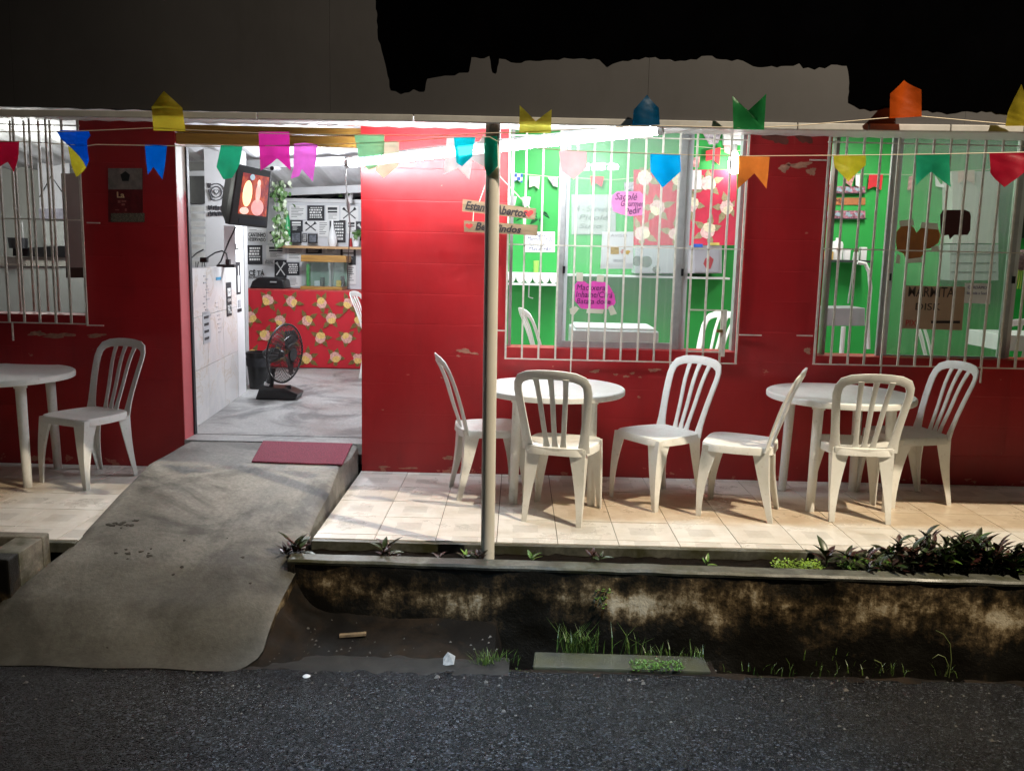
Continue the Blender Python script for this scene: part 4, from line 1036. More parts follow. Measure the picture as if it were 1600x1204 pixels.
# pillar emblem
e = thing('pillar_emblem', 'black plate and fork emblem with a heart on the grey pillar', 'wall sticker'); Yq = 8.597
m_ = MB()
def ring(u, v, r, th, a0=0, a1=2*PI, n=28, Y=Yq): m_.tube([at(u+r*math.cos(a0+(a1-a0)*k/n), v+r*math.sin(a0+(a1-a0)*k/n), Y) for k in range(n+1)], th, 4)
ring(338, 300, 13, .005, -2.2, 2.2); ring(338, 300, 8.5, .005)
m_.tube([at(326, 296, Yq), at(331, 313, Yq)], .011, 5)
for d in (-2.5, 0, 2.5): m_.tube([at(326+d, 286, Yq), at(327+d*.6, 294, Yq)], .004, 4)
m_.build('plate_outline', DARK, e, smooth=60); heart(338, 300, 5, Yq-.004, DARK, e); heart(338, 299.6, 3.2, Yq-.0055, plain('pillar_plaster', (.4, .4, .4)), e)
m_ = MB()
for k in range(11):
    for r_ in (0, 1):
        u = 326+k*2.4+random.uniform(-.5, .5); v = 322+r_*9+random.uniform(-1, 1); m_.tube([at(u, v, Yq), at(u+random.uniform(-1.6, 1.6), v+6, Yq)], .007, 4)
m_.build('script_strokes', DARK, e)
# television
tv = thing('television', 'old black box television hung high beside the grey pillar, screen lit', 'television')
YT = 7.55
fr = [at(372, 256, YT-.16), at(425, 267, YT+.10), at(418, 357, YT+.10), at(358, 351, YT-.16)]
ctr = sum(fr, Vector())/4; nrm = (fr[1]-fr[0]).cross(fr[3]-fr[0]).normalized()
if nrm.y > 0: nrm = -nrm
def inset(k, off, dz=0): return [ctr+(p-ctr)*k+nrm*off+Vector((0, 0, dz)) for p in fr]
b_ = [p-nrm*.26 for p in [ctr+(q-ctr)*.62 for q in fr]]
MB().hexa(fr, [p-nrm*.07 for p in fr]).build('casing', BLK, tv, bevel=.012)
MB().hexa([p-nrm*.07 for p in inset(.97, 0)], b_).build('rear_casing', BLK, tv, bevel=.01)
def tvp(a, b2, off): # point on the front, a across, b2 down (0..1)
    return fr[0].lerp(fr[1], a).lerp(fr[3].lerp(fr[2], a), b2)+nrm*off
TVB = NT('television_picture'); nz = TVB.noise(9, 5, .7, stretch=(1, 1, .6)); cc = TVB.ramp(nz, [(.3, (.05, .03, .10)), (.45, (.35, .03, .03)), (.55, (.70, .12, .05)), (.7, (.35, .12, .14))])
TVB.col((.01, .01, .01)); TVB.l(cc, TVB.b.inputs['Emission Color']); TVB.b.inputs['Emission Strength'].default_value = .9; TVB.rough(.2)
m_ = MB(); N = 8; vs = []; fs = []
for j in range(N+1):
    for i in range(N+1):
        a, b2 = i/N, j/N; vs.append(tvp(.17+.76*a, .12+.68*b2, .004+.014*(1-(2*a-1)**2)*(1-(2*b2-1)**2)))
for j in range(N):
    for i in range(N): a = j*(N+1)+i; fs.append((a, a+1, a+N+2, a+N+1))
MB().add(vs, fs).build('screen', TVB.m, tv, smooth=60)
def disc(a, b2, ra, rb, off, c_, st=1.3):
    return MB().add([tvp(a+ra*math.cos(2*PI*k/18), b2+rb*math.sin(2*PI*k/18), off) for k in range(18)], [tuple(range(18))]).build('screen_image', emit('screen_tint', c_, st), tv)
disc(.33, .45, .13, .22, .019, (.95, .62, .22)); disc(.30, .74, .12, .06, .018, (.8, .5, .35), .9); disc(.62, .42, .07, .17, .0195, (.8, .2, .1), 1.0); disc(.62, .25, .05, .06, .0198, (.85, .45, .3), 1.0); disc(.42, .17, .07, .05, .0185, (.02, .25, .35), .8)
disc(.64, .66, .17, .14, .0185, (.62, .10, .06), .9)
MB().hexa([tvp(.22, .87, .001), tvp(.9, .87, .001), tvp(.9, .95, .001), tvp(.22, .95, .001)], [tvp(.22, .87, .006), tvp(.9, .87, .006), tvp(.9, .95, .006), tvp(.22, .95, .006)]).build('control_strip', plain('dark_blue_plastic', (.02, .025, .035)), tv)
MB().tube([at(425, 263, YT+.2), at(436, 264, YT+.6)], .02, 6).build('bracket', BLK, tv)
m_ = MB(); m_.tube([at(368, 355, 7.5), at(357, 378, 7.6), at(350, 395, 7.6), at(345, 408, 7.6), at(336, 420, 7.6)], .007, 5)
tag(m_.build('television_cable', CABLE, smooth=60), 'black cable hanging from the television to the half wall', 'cable')
m_ = MB(); m_.tube([at(298, 404, 7.4), at(308, 395, 7.5), at(318, 390, 7.5)], .006, 5); m_.tube([at(322, 404, 7.4), at(336, 395, 7.5), at(347, 392, 7.5), at(354, 396, 7.5), at(356, 408, 7.5)], .007, 5)
tag(m_.build('loose_cable', CABLE, smooth=60), 'black cables looping over the top of the half wall', 'cable')
t = thing('power_adapter', 'black plugs and adapters lying on the half wall beneath the television', 'adapter')
for u0, v0, u1, v1 in ((312, 402, 323, 410), (352, 405, 358, 416), (338, 413, 366, 418)): prect('plug', u0, v0, u1, v1, 7.45, BLK, t, .05, bevel=.006)
for u in (306, 310, 316, 319): MB().tube([at(u, 409, 7.45), at(u+random.uniform(-2, 2), 418, 7.45)], .004, 4).build('plug_wire', CABLE, t)
# pedestal fan
fb = fl(437, 622, FZ)
t = thing('desk_fan', 'black oscillating fan turned right on the floor inside the doorway', 'fan', (fb.x, fb.y, FZ))
k = .90
def fp(u, v): p = at(u, v, fb.y); return Vector((p.x-fb.x, 0, p.z-FZ))
BS = [fp(404, 621), fp(466, 622), fp(470, 613), fp(448, 604), fp(410, 603)]
MB().prism([p+Vector((0, -.11, 0)) for p in BS], (0, .24, 0)).build('base', BLK, t, bevel=.014)
MB().tube([fp(420, 606), fp(423, 592), fp(426, 575)], [.038, .034, .026], 12).build('neck', BLK, t, smooth=50)
MB().tube([fp(419, 602), fp(420, 598)], .040, 14).build('white_collar', WHITE, t, smooth=50)
MB().tube([fp(412, 553), fp(417, 552), fp(430, 553), fp(444, 553)], [.028, .048, .058, .03], 16).build('motor', BLK, t, smooth=50)
hc = fp(445, 552); ax = Vector((.93, -.36, -.06)).normalized(); e1 = ax.cross(Vector((0, 0, 1))).normalized(); e2 = ax.cross(e1)
R_ = .265
def gp(r, a, d): return hc+ax*d+(e1*math.cos(a)+e2*math.sin(a))*r
m_ = MB()
for d, r in ((0, R_),): m_.tube([gp(r, 2*PI*q/40, d) for q in range(41)], .009, 6)
m_.build('guard_rim', BLK, t, smooth=60)
for side, nm in ((1, 'front_guard'), (-1, 'rear_guard')):
    m_ = MB()
    for q in range(44):
        a = 2*PI*q/44; m_.tube([gp(.05, a, side*.085), gp(.13, a+.05, side*.08), gp(.22, a+.09, side*.045), gp(R_, a+.1, 0)], .0032, 3)
    for r, d in ((.10, .083), (.17, .067)): m_.tube([gp(r, 2*PI*q/28, side*d) for q in range(29)], .0028, 3)
    m_.build(nm, BLK, t)
MB().tube([gp(0, 0, .075), gp(0, 0, .095)], .055, 16).build('guard_badge', BLK, t, smooth=50)
for q in range(3):
    a = q*2.094; MB().add([gp(.03, a-.25, .02), gp(.20, a-.38, .035), gp(.235, a, .015), gp(.20, a+.42, -.02), gp(.04, a+.3, -.01)], [(0, 1, 2, 3, 4)]).build('blade', plain('dark_fan_blade', (.03, .02, .022), .3), t)
MB().tube([fp(446, 606), fp(455, 604)], .018, 8).build('control_knobs', BLK, t)
# bin
tb_ = fl(399, 609, FZ); t = thing('waste_bin', 'black plastic waste bin between the half wall and the fan', 'bin', (tb_.x, tb_.y+.12, FZ))
MB().lathe([(.001, 0), (.088, 0), (.115, .33), (.122, .33), (.122, .355), (.108, .355), (.085, .03), (.001, .03)], 24).build('body', BLK, t, smooth=40)
MB().lathe([(.1085, .22), (.113, .22), (.117, .30), (.112, .30)], 24).build('ribbed_band', DARK, t, smooth=40)
# shelf and what stands on it
YSH = 10.18
sh = thing('wall_shelf', 'pale wooden shelf across the poster wall with bottles and frames on it', 'shelf')
a, b_ = at(434, 383, YSH), at(600, 384, YSH); MB().box(a.x, YSH, a.z-.03, b_.x, YSH+.22, a.z).build('board', WOODP, sh, bevel=.003)
SZ = a.z
def on_shelf(u, r): return at(u, 380, YSH+.1).x
x = on_shelf(519.5, 0); t = tag(MB().lathe([(.001, 0), (.04, 0), (.055, .05), (.052, .12), (.03, .18), (.014, .24), (.013, .30), (.001, .30)], 20, (x, YSH+.1, SZ)).build('vase', plain('white_ceramic', (.78, .78, .78), .3, .03), smooth=60), 'slender white bottle vase on the wooden wall shelf', 'vase')
t = thing('green_bottle', 'green bottle with pale base at the left end of the wall shelf', 'bottle'); x = on_shelf(449, 0)
MB().tube([(x, YSH+.1, SZ), (x, YSH+.1, SZ+.10)], .035, 14).build('pale_base', WHITE, t); MB().tube([(x, YSH+.1, SZ+.10), (x, YSH+.1, SZ+.28), (x, YSH+.1, SZ+.38)], [.035, .035, .015], 14).build('green_body', plain('green_plastic', (.02, .35, .10), .35), t, smooth=60)
for u0, v0, u1, v1, lb in ((454, 362, 471, 380, 'dark framed print standing at the left of the wall shelf'), (481, 365, 496, 380, 'small dark framed card standing at the middle of the wall shelf')):
    t = thing('picture_frame', lb, 'frame'); prect('frame', u0, v0, u1, v1, YSH+.1, BLK, t, .015); prect('picture', u0+2, v0+2, u1-2, v1-2, YSH+.098, plain('grey_picture', (.10, .11, .13), .5, .6, 30), t, .001)
t = thing('red_bottles', 'small red bottles grouped at the right end of the wall shelf', 'bottles')
for u in (549, 554, 558): x = on_shelf(u, 0); MB().tube([(x, YSH+.08, SZ), (x, YSH+.08, SZ+.07), (x, YSH+.08, SZ+.10)], [.018, .018, .008], 10).build('bottle', plain('red_glass', (.35, .01, .01), .25), t)
# wooden glass cabinet on the counter
YG = 10.02; t = thing('glass_cabinet', 'wooden display cabinet with glass front standing on the floral counter', 'cabinet')
a, b_ = at(470, 398, YG), at(541, 452, YG); zt_, zb_ = a.z, ctl.z+.021
MB().box(a.x, YG, zt_-.075, b_.x, YG+.3, zt_).build('top_board', WOODL, t, bevel=.003); MB().box(a.x-.01, YG, zb_, b_.x-.05, YG+.3, zb_+.035).build('bottom_board', WOODL, t, bevel=.003)
MB().box(a.x+.01, YG+.01, zb_+.036, b_.x-.03, YG+.014, zt_-.076).build('front_pane', GLASSC, t); MB().box(a.x+.01, YG+.28, zb_+.036, b_.x-.03, YG+.29, zt_-.076).build('back_panel', plain('green_back_panel', (.22, .32, .27), .4, .2, 4), t)
MB().box(a.x+.30, YG+.1, zb_+.036, a.x+.31, YG+.27, zt_-.076).build('divider', ALU, t)
for q, (dx, h_, c_) in enumerate(((.04, .25, (.03, .30, .04)), (.13, .06, (.5, .55, .6)), (.20, .10, (.06, .07, .06)), (.38, .07, (.5, .35, .05)), (.43, .12, (.06, .05, .05)))):
    MB().box(a.x+dx, YG+.08, zb_+.037, a.x+dx+.035+.03*(q % 2), YG+.14, zb_+.037+h_).build('stored_item', plain('stored_item_%d' % q, c_), t, bevel=.004)
a, b_ = at(388, 436, 9.98), at(444, 453, 9.98)
t = thing('black_griddle', 'black lidded griddle on the left end of the floral counter', 'griddle')
MB().prism([Vector((a.x, 10.02, ctl.z+.022)), Vector((b_.x, 10.02, ctl.z+.022)), Vector((b_.x-.02, 10.02, ctl.z+.12)), Vector((b_.x-.10, 10.02, ctl.z+.145)), Vector((a.x+.10, 10.02, ctl.z+.145)), Vector((a.x+.03, 10.02, ctl.z+.10))], (0, .28, 0)).build('lid', BLK, t, bevel=.012)
MB().box((a.x+b_.x)/2+.04, 9.99, ctl.z+.09, (a.x+b_.x)/2+.11, 10.018, ctl.z+.105).build('handle', ALU, t)
# ------------------------------------------------------------------ leaves and plants
def leaf_mesh(l, w_, bend, mat, name='leaf'):
    vs = []; fs = []; N = 6
    for i in range(N+1):
        k = i/N; x = l*k; wv = w_*math.sin(PI*min(1, k*1.02))**.8*(1-.25*k) if 0 < k < 1 else 0; z = bend*l*k*k
        vs += [(x, -wv/2, -z+wv*.18), (x, 0, -z), (x, wv/2, -z+wv*.18)]
    for i in range(N):
        for c_ in (0, 1): a = i*3+c_; fs.append((a, a+3, a+4, a+1))
    m = MB().add(vs, fs).mesh(name, 60); m.materials.append(mat); return m
LV = m_leaf('ivy_leaf', (.03, .10, .02), (.16, .26, .10)); LVW = m_leaf('variegated_ivy_leaf', (.25, .35, .2), (.6, .66, .5))
LDK = m_leaf('dark_red_green_leaf', (.018, .012, .006), (.026, .058, .014)); LMR = m_leaf('maroon_leaf', (.030, .007, .008), (.06, .022, .014)); LGR = m_leaf('fresh_green_leaf', (.05, .13, .02), (.16, .28, .05))
def put(me, loc, rot, sc, parent, name='leaf'):
    o = bpy.data.objects.new(name, me); C.objects.link(o); o.parent = parent; o.location = loc; o.rotation_euler = rot; o.scale = (sc,)*3; return o
ivl = leaf_mesh(.055, .045, .3, LV); ivw = leaf_mesh(.05, .042, .3, LVW)
t = thing('hanging_ivy', 'trailing variegated ivy hanging beside the television over the shelf end', 'plant')
rnd = random.Random(4)
for k in range(170):
    kk = rnd.random(); u = 438+rnd.gauss(0, 6 if kk < .85 else 8); v = 282+kk*100
    if kk < .25: u = 434+rnd.gauss(0, 9)
    put(rnd.choice((ivl, ivl, ivw)), at(u, v, 9.7+rnd.uniform(-.1, .1)), (rnd.uniform(-1.4, 1.4), rnd.uniform(.2, 1.6), rnd.uniform(0, 6.28)), rnd.uniform(.7, 1.3), t)
m_ = MB()
for q in range(6): m_.tube([at(438+rnd.uniform(-6, 6), 285, 9.72), at(438+rnd.uniform(-8, 8), 330, 9.72), at(440+rnd.uniform(-8, 8), 380, 9.72)], .003, 4)
m_.build('stems', LV, t)
for (uc, vc, s_, nme, lb) in ((545, 296, 9, 'potted_plant', 'small leafy plant in a white pot on the ledge at the top of the wall'), (556, 366, 7, 'potted_plant', 'small leafy plant at the right end of the wall shelf')):
    t = thing(nme, lb, 'plant'); Yq2 = 10.2
    for k in range(22): put(ivl, at(uc+rnd.gauss(0, s_*.55), vc+rnd.gauss(0, s_*.5), Yq2+rnd.uniform(-.08, .08)), (rnd.uniform(-1, 1), rnd.uniform(-1, 1), rnd.uniform(0, 6.28)), rnd.uniform(.8, 1.4), t)
    p = at(uc, vc+s_, Yq2); MB().lathe([(.001, -.09), (.035, -.09), (.048, .02), (.04, .02), (.001, .0)], 16, p).build('pot', WHITE, t, smooth=40)

# ------------------------------------------------------------------ kitchen seen through the left window
MB().prism([at(-60, 190, 9.5), at(-60, 560, 9.5), at(130, 560, 9.5), at(150, 262, 9.5), at(0, 225, 9.5)], (0, .03, 0)).build('kitchen_wall', plain('kitchen_pale_wall', (.44, .45, .42), .6, .12, 2), ih)
prect('roof_gap', 45, 188, 118, 197, 8.9, BLK, ih, .01)
t = thing('white_hanging_sheet', 'white sheet hung on thin wires behind the kitchen window bars', 'sheet')
ppoly('cloth', [(58, 240), (108, 248), (110, 330), (62, 326)], 9.3, plain('white_cloth', (.72, .72, .76), .8, .06, 3), t, .01)
MB().tube([at(62, 308, 9.28), at(80, 275, 9.28), at(97, 300, 9.28)], .006, 4).build('wire', CABLE, t)
t = thing('kitchen_cupboard', 'beige-grey wall cupboard behind the right end of the kitchen window', 'cupboard')
ppoly('body', [(95, 271), (150, 271), (160, 418), (103, 418)], 7.6, plain('taupe_laminate', (.25, .22, .20), .6, .08, 3), t, .3)
ppoly('dark_base', [(103, 418), (160, 418), (160, 434), (103, 434)], 7.605, plain('dark_brown_wood', (.03, .018, .012)), t, .3)
t = thing('kitchen_counter', 'pale tiled kitchen counter with black cooktop behind the window bars', 'counter')
ppoly('front', [(-60, 415), (160, 418), (160, 600), (-60, 600)], 8.6, plain('greenish_tile', (.33, .35, .33), .5, .08, 5), t, .5)
ppoly('top', [(-60, 400), (104, 402), (104, 416), (-60, 415)], 8.58, plain('counter_edge', (.36, .35, .31), .5, .1, 5), t, .5)
ppoly('cooktop', [(20, 388), (103, 384), (103, 402), (20, 400)], 8.55, BLK, t, .4)
t = thing('microwave_oven', 'grey appliance stack beside the cooktop in the kitchen', 'appliance')
ppoly('body', [(60, 326), (99, 326), (99, 344), (62, 344)], 9.0, plain('grey_metal_panel', (.28, .27, .32), .4, .4, 14), t, .2)
ppoly('lower_body', [(65, 346), (100, 345), (100, 384), (68, 384)], 9.02, plain('pale_metal_panel', (.42, .43, .41), .4, .2, 8), t, .2)
t = thing('saucepan', 'black pan standing on the cooktop behind the kitchen bars', 'pan'); p = at(29, 388, 8.5)
MB().lathe([(.001, 0), (.08, 0), (.09, .10), (.085, .10), (.075, .01), (.001, .01)], 20, p).build('pan', BLK, t, smooth=40)
MB().tube([p+Vector((.05, 0, .07)), p+Vector((.05, 0, .25))], .006, 5).build('ladle', ALU, t)

# ------------------------------------------------------------------ green room, behind left barred window
YV = 8.40
SHW = plain('white_shelf', (.74, .74, .74), .5, .04, 4)
t = thing('scalloped_shelf', 'white shelf with scalloped trim low on the green wall at left', 'shelf')
a, b_ = at(780, 425, 8.2), at(872, 425, 8.2); MB().box(a.x, 8.2, a.z-.03, b_.x, YV-.002, a.z).build('board', SHW, t, bevel=.003)
m_ = MB(); m_.box(a.x, 8.19, a.z-.115, b_.x, 8.198, a.z-.095)
nsc = 7; wsc = (b_.x-a.x)/nsc
for k in range(nsc):
    cx = a.x+wsc*(k+.5); m_.prism([(cx+wsc*.5*math.cos(PI*q/8), 8.19, a.z-.03-.065*math.sin(PI*q/8)) for q in range(9)], (0, .008, 0))
m_.build('scallop_trim', SHW, t); MB().tube([at(827, 440, 8.25), at(826, 464, 8.3), at(833, 466, 8.3)], .006, 5).build('hook', SHW, t)
t = thing('long_shelf', 'long white shelf on the green wall behind pane and right opening', 'shelf')
a, b_ = at(880, 428, 8.15), at(1141, 428, 8.15); MB().box(a.x, 8.15, a.z-.018, b_.x, YV-.002, a.z).build('board', SHW, t, bevel=.003)
for u in (1064,): MB().tube([at(u, 430, 8.3), at(u-2, 455, 8.38)], .006, 5).build('bracket', SHW, t)
SZ2 = a.z
t = thing('white_paper_notice', 'white handwritten paper on the green wall behind the wooden sign', 'notice')
prect('paper', 821, 362, 867, 394, YV-.006, PAPER, t, .002)
GI = plain('blue_pen_ink', (.10, .10, .22), .6, .2, 30)
for (s, q) in (('Água', (836, 364, 852, 370)), ('Marmita 15,00', (824, 370, 864, 377)), ('Refri 5,00', (826, 380, 850, 385)), ('Macarrão', (826, 386, 862, 391))): ptext(s, *q, YV-.008, GI, t, shear=.2)
t = thing('lime_cup', 'tall lime green cup standing on the scalloped shelf', 'cup'); p = at(837.5, 424, 8.28); MB().tube([(p.x, p.y, a.z), (p.x, p.y, a.z+.115)], [.022, .027], 14).build('cup', plain('lime_plastic', (.35, .6, .12), .4), t, smooth=50)
DG = plain('dark_green_fern', (.01, .09, .03), .6, .3, 20)
t = thing('wall_flower_pots', 'white wall cups with dark leaves above the scalloped shelf', 'wall pots')
for u, v in ((800, 312), (822, 313)):
    p = at(u, v, 8.3); MB().lathe([(.001, -.05), (.03, -.05), (.045, .03), (.038, .03), (.001, .0)], 14, p).build('cup', WHITE, t, smooth=50)
for k in range(14): put(leaf_mesh(.09, .05, .3, DG) if k == 0 else lm_, at(820+rnd.uniform(-22, 30), 338+rnd.uniform(-10, 8), 8.33), (rnd.uniform(-1, 1), rnd.uniform(-.6, .6), rnd.uniform(0, 6.28)), rnd.uniform(.7, 1.2), t) if k else exec('lm_=leaf_mesh(.09,.05,.3,DG)')
# indoor bunting
def iflag(pts, mat, lb, Y=8.36): return tag(ppoly('paper_flag', pts, Y, mat, None, .002), lb, 'paper flag', 'small paper flags strung along the green wall')
PLAID = NT('blue_plaid'); ck = PLAID.n('ShaderNodeTexChecker', i_Scale=32); PLAID.l(PLAID.co.outputs['Object'], ck.inputs['Vector']); ck.inputs[1].default_value = (.02, .08, .35, 1); ck.inputs[2].default_value = (.6, .65, .75, 1); PLAID.col(ck.outputs[0])
FLP = plain('flower_patterned_paper', (.55, .25, .24), .7, .7, 40); CRM = plain('cream_paper', (.62, .56, .46), .7, .1, 20); RDP = plain('red_paper', (.6, .02, .03), .7, .1, 20); GRP = plain('grey_patterned_paper', (.40, .35, .40), .7, .7, 40)
iflag([(801, 270), (817, 271), (816, 286), (808, 281), (801, 286)], PLAID.m, 'blue checked paper flag inside left window')
iflag([(827, 275), (844, 276), (842, 296), (835, 290), (827, 293)], CRM, 'cream scalloped paper flag inside left window')
iflag([(856, 277), (872, 276), (872, 293), (864, 290)], GRP, 'grey patterned paper flag beside the window stile')
iflag([(922, 275), (944, 276), (940, 292), (932, 286), (924, 290)], RDP, 'faded red paper flag behind the milky pane')
iflag([(975, 285), (995, 284), (992, 302), (984, 296), (976, 300)], GRP, 'grey paper flag behind the milky pane')
iflag([(1103, 236), (1126, 230), (1124, 258), (1114, 249), (1103, 252)], RDP, 'red paper flag above the hanging floral cloth')
iflag([(1131, 227), (1148, 228), (1146, 244), (1132, 238)], FLP, 'pink flowered paper flag under the white ceiling panel')
iflag([(1068, 250), (1094, 244), (1092, 262), (1076, 260)], FLP, 'rose printed paper flag left of the red one')
iflag([(1096, 205), (1128, 206), (1122, 224), (1108, 226)], GRP, 'patterned cloth scrap near the ceiling')
m_ = MB(); m_.tube([at(790, 269, 8.365), at(860, 276, 8.365), at(960, 281, 8.365), at(1060, 270, 8.365)], .003, 4); m_.tube([at(1060, 227, 8.365), at(1100, 230, 8.365), at(1160, 236, 8.365)], .003, 4); tag(m_.build('indoor_bunting_string', CORD), 'string of the small paper flags on the green wall', 'string')
t = thing('menu_board', 'pale handwritten menu board behind the upper left of the milky pane', 'menu board')
prect('board', 893, 304, 962, 366, YV-.012, plain('pale_board', (.36, .38, .36), .6, .05), t, .008)
for (s, q) in (('4 - Sorvete', (900, 322, 955, 330)), ('Picolé', (905, 336, 950, 343)), ('Suco', (905, 350, 940, 356))): ptext(s, *q, YV-.015, plain('menu_ink', (.14, .16, .15)), t, shear=.2)
t = thing('hanging_floral_cloth', 'pink and red floral cloth hung behind the right side of the left window', 'cloth')
YFC = 8.25
prect('cloth', 990, 265, 1151, 383, YFC, plain('pink_red_cloth', (.55, .03, .07), .7, .25, 3), t, .006)
a, b_ = at(990, 383, YFC), at(1151, 265, YFC); floral(a.x, b_.x, a.z, b_.z, YFC-.002, t, 3, 3, .085, 9, mats=(plain('pale_pink_petal', (.75, .5, .48), .7, .3, 40), plain('pale_cream_petal', (.8, .7, .5), .7, .2, 40), plain('soft_olive_leaf', (.32, .27, .15), .7, .3, 40)))
prect('white_patch', 1066, 266, 1096, 296, YFC-.006, plain('bleached_print', (.78, .72, .74), .7, .05), t, .002)
t = thing('metal_fridge', 'grey metal appliance with a red sticker on the shelf under the floral cloth', 'appliance')
YA = 8.12
prect('body', 992, 384, 1128, 427, YA+.01, plain('grey_enamel', (.48, .48, .52), .35, .08, 4), t, .25, bevel=.004)
prect('door_panel', 1085, 389, 1124, 425, YA, plain('grey_enamel_dark', (.36, .36, .40), .35, .08, 4), t, .008)
ppoly('red_sticker', [(1102, 404), (1109, 400), (1115, 405), (1113, 412), (1110, 420), (1104, 420), (1099, 412)], YA-.003, plain('faded_red', (.35, .05, .06)), t, .002)
prect('blue_pen', 1083, 381, 1098, 386, YA-.02, plain('blue_plastic', (.03, .12, .5)), t, .02); prect('yellow_pen', 1108, 379, 1124, 383, YA-.02, plain('yellow_plastic', (.7, .6, .15)), t, .02)
t = thing('pan_lid_pair', 'shiny steel pan lids standing on the shelf behind the pane', 'lids')
for u, v, r in ((996, 408, 8), (1010, 409, 9), (1026, 421, 6)): MB().tube([at(u, v, 8.0), at(u, v, 8.02)], r*8/FPX, 18).build('lid', plain('polished_steel', (.6, .6, .6), .2, .1, 20, metal=.9), t)
t = thing('reflection_box', 'made-up white box in place of a pale reflection at the bottom of the left window pane', 'added box')  # added box: its white body stands in for a reflection in the pane
a, b_ = at(895, 515, 6.75), at(1030, 515, 6.75); MB().box(a.x, 6.75, FZ, b_.x, 7.30, a.z).build('body', plain('white_enamel', (.7, .72, .74), .35, .04), t, bevel=.012); MB().box(a.x+.02, 6.77, a.z+.001, b_.x-.02, 7.28, a.z+.02).build('lid', WHITE, t, bevel=.006)
t = thing('white_ceiling_box', 'white rail panel near the ceiling at the right of the left window', 'panel'); prect('panel', 1131, 208, 1168, 226, 8.3, WHITE, t, .05)
# notes taped on the pane
YN = Yf-.024
def note(name, label, pts, mat, lines, ink=MARK, tapes=(), cat='note', Y=YN):
    t = thing(name, label, cat); ppoly('paper', pts, Y, mat, t, .0016)
    for s, q, k in lines: ptext(s, *q, Y-.0008, ink, t, **k)
    for tp_ in tapes: ppoly('tape', tp_, Y-.0024 if len(tp_) else Y, TAPE, t, .0006)
    return t
TAPE = plain('cream_masking_tape', (.62, .60, .48), .6, .08, 20)
PK = plain('pink_card', (.78, .26, .55), .6, .06, 10); MG = plain('magenta_card', (.72, .07, .42), .6, .08, 10)
INKP = plain('purple_ink', (.09, .01, .08), .6, .2, 30)
note('pink_note', 'pink speech-bubble note reading Sacolé Gourmet high on the pane', [(955, 318), (957, 305), (964, 299), (1000, 299), (1007, 306), (1008, 322), (1003, 336), (985, 338), (970, 335), (958, 330)], PK,
     [('Sacolé', (961, 302, 996, 312), dict(shear=.3)), ('Gourmet', (970, 314, 1006, 322), dict(shear=.3)), ('Pedir', (976, 324, 1002, 334), dict(shear=.3, tilt=.2))], INKP)
note('magenta_note', 'magenta heart note reading Macaxera, Inhame, Batata doce taped low on the pane', [(898, 470), (898, 445), (904, 438), (913, 439), (919, 444), (926, 439), (944, 440), (952, 446), (960, 460), (962, 473), (955, 482), (930, 484), (908, 482)], MG,
     [('Macaxera', (901, 445, 946, 453), dict(shear=.15)), ('Inhame/Cará', (900, 456, 957, 464), dict(shear=.15)), ('Batata doce', (901, 467, 954, 474), dict(shear=.15))], INKP,
     [[(900, 425), (911, 426), (911, 440), (901, 439)], [(933, 429), (944, 430), (943, 441), (932, 440)], [(890, 482), (900, 478), (905, 482), (896, 493), (891, 490)], [(917, 482), (944, 483), (942, 490), (916, 489)], [(950, 480), (957, 476), (964, 490), (954, 493)]])
t = note('white_leaflet', 'white leaflet with a small tan picture in the middle of the pane', [(941, 362), (990, 362), (989, 420), (938, 420)], plain('white_leaflet_paper', (.70, .73, .72), .6, .03), [('AVISO', (954, 366, 980, 370), {}), ('OBRIGADO', (958, 405, 974, 409), {})], plain('faded_ink', (.35, .36, .36)))
prect('tan_picture', 954, 386, 967, 397, YN-.003, plain('tan_print', (.45, .33, .15), .6, .3, 60), t, .001); blob('gold_print', 980, 394, 3.4, 4, YN-.003, plain('gold_ink', (.6, .42, .12)), t, 3, th=.001); blob('pink_print', 972, 393, 2.6, 3, YN-.003, plain('pink_ink', (.6, .35, .3)), t, 5, th=.001)

# ------------------------------------------------------------------ green room, behind right barred window
BRN = plain('brown_kraft_heart', (.30, .10, .018), .7, .2, 12)
def htip(u, v, s, sx):  # heart outline with a lower lobe
    return [(1400, 378), (1401, 362), (1410, 351), (1420, 350), (1428, 356), (1432, 364), (1440, 355), (1454, 354), (1466, 358), (1470, 368), (1466, 380), (1454, 388), (1443, 389), (1442, 398), (1436, 405), (1424, 408), (1415, 404), (1412, 396), (1402, 392)]
note('brown_paper_heart', 'large brown paper heart taped on the right window pane', htip(0, 0, 0, 0), BRN, [], tapes=[[(1405, 345), (1427, 342), (1428, 352), (1406, 354)], [(1440, 347), (1465, 349), (1466, 359), (1439, 356)], [(1402, 396), (1407, 400), (1406, 412), (1399, 411)], [(1455, 386), (1466, 383), (1468, 392), (1456, 394)], [(1416, 405), (1440, 402), (1441, 410), (1418, 411)]], Y=YN)
note('dark_red_bubble', 'dark maroon speech-bubble card at the right of the brown paper heart', [(1470, 366), (1469, 336), (1473, 329), (1480, 328), (1508, 328), (1515, 331), (1517, 337), (1516, 360), (1512, 367), (1491, 367), (1484, 374), (1482, 367), (1474, 368)], plain('maroon_card', (.045, .004, .004), .6, .1, 8), [])
t = note('cardboard_notice', 'brown cardboard notice reading MARMITA taped low on the right window pane', [(1413, 446), (1508, 448), (1503, 516), (1409, 513)], plain('brown_cardboard', (.40, .27, .18), .8, .1, 5), [('MARMITA', (1419, 449, 1492, 463), dict(bold=.005)), ('DISK', (1430, 474, 1470, 484), {})], plain('faded_black_ink', (.06, .04, .03)))
prect('ink_stroke', 1455, 501, 1500, 505, YN-.002, MARK, t, .001); ptext('PIX', 1415, 500, 1432, 509, YN-.001, REDH, t)
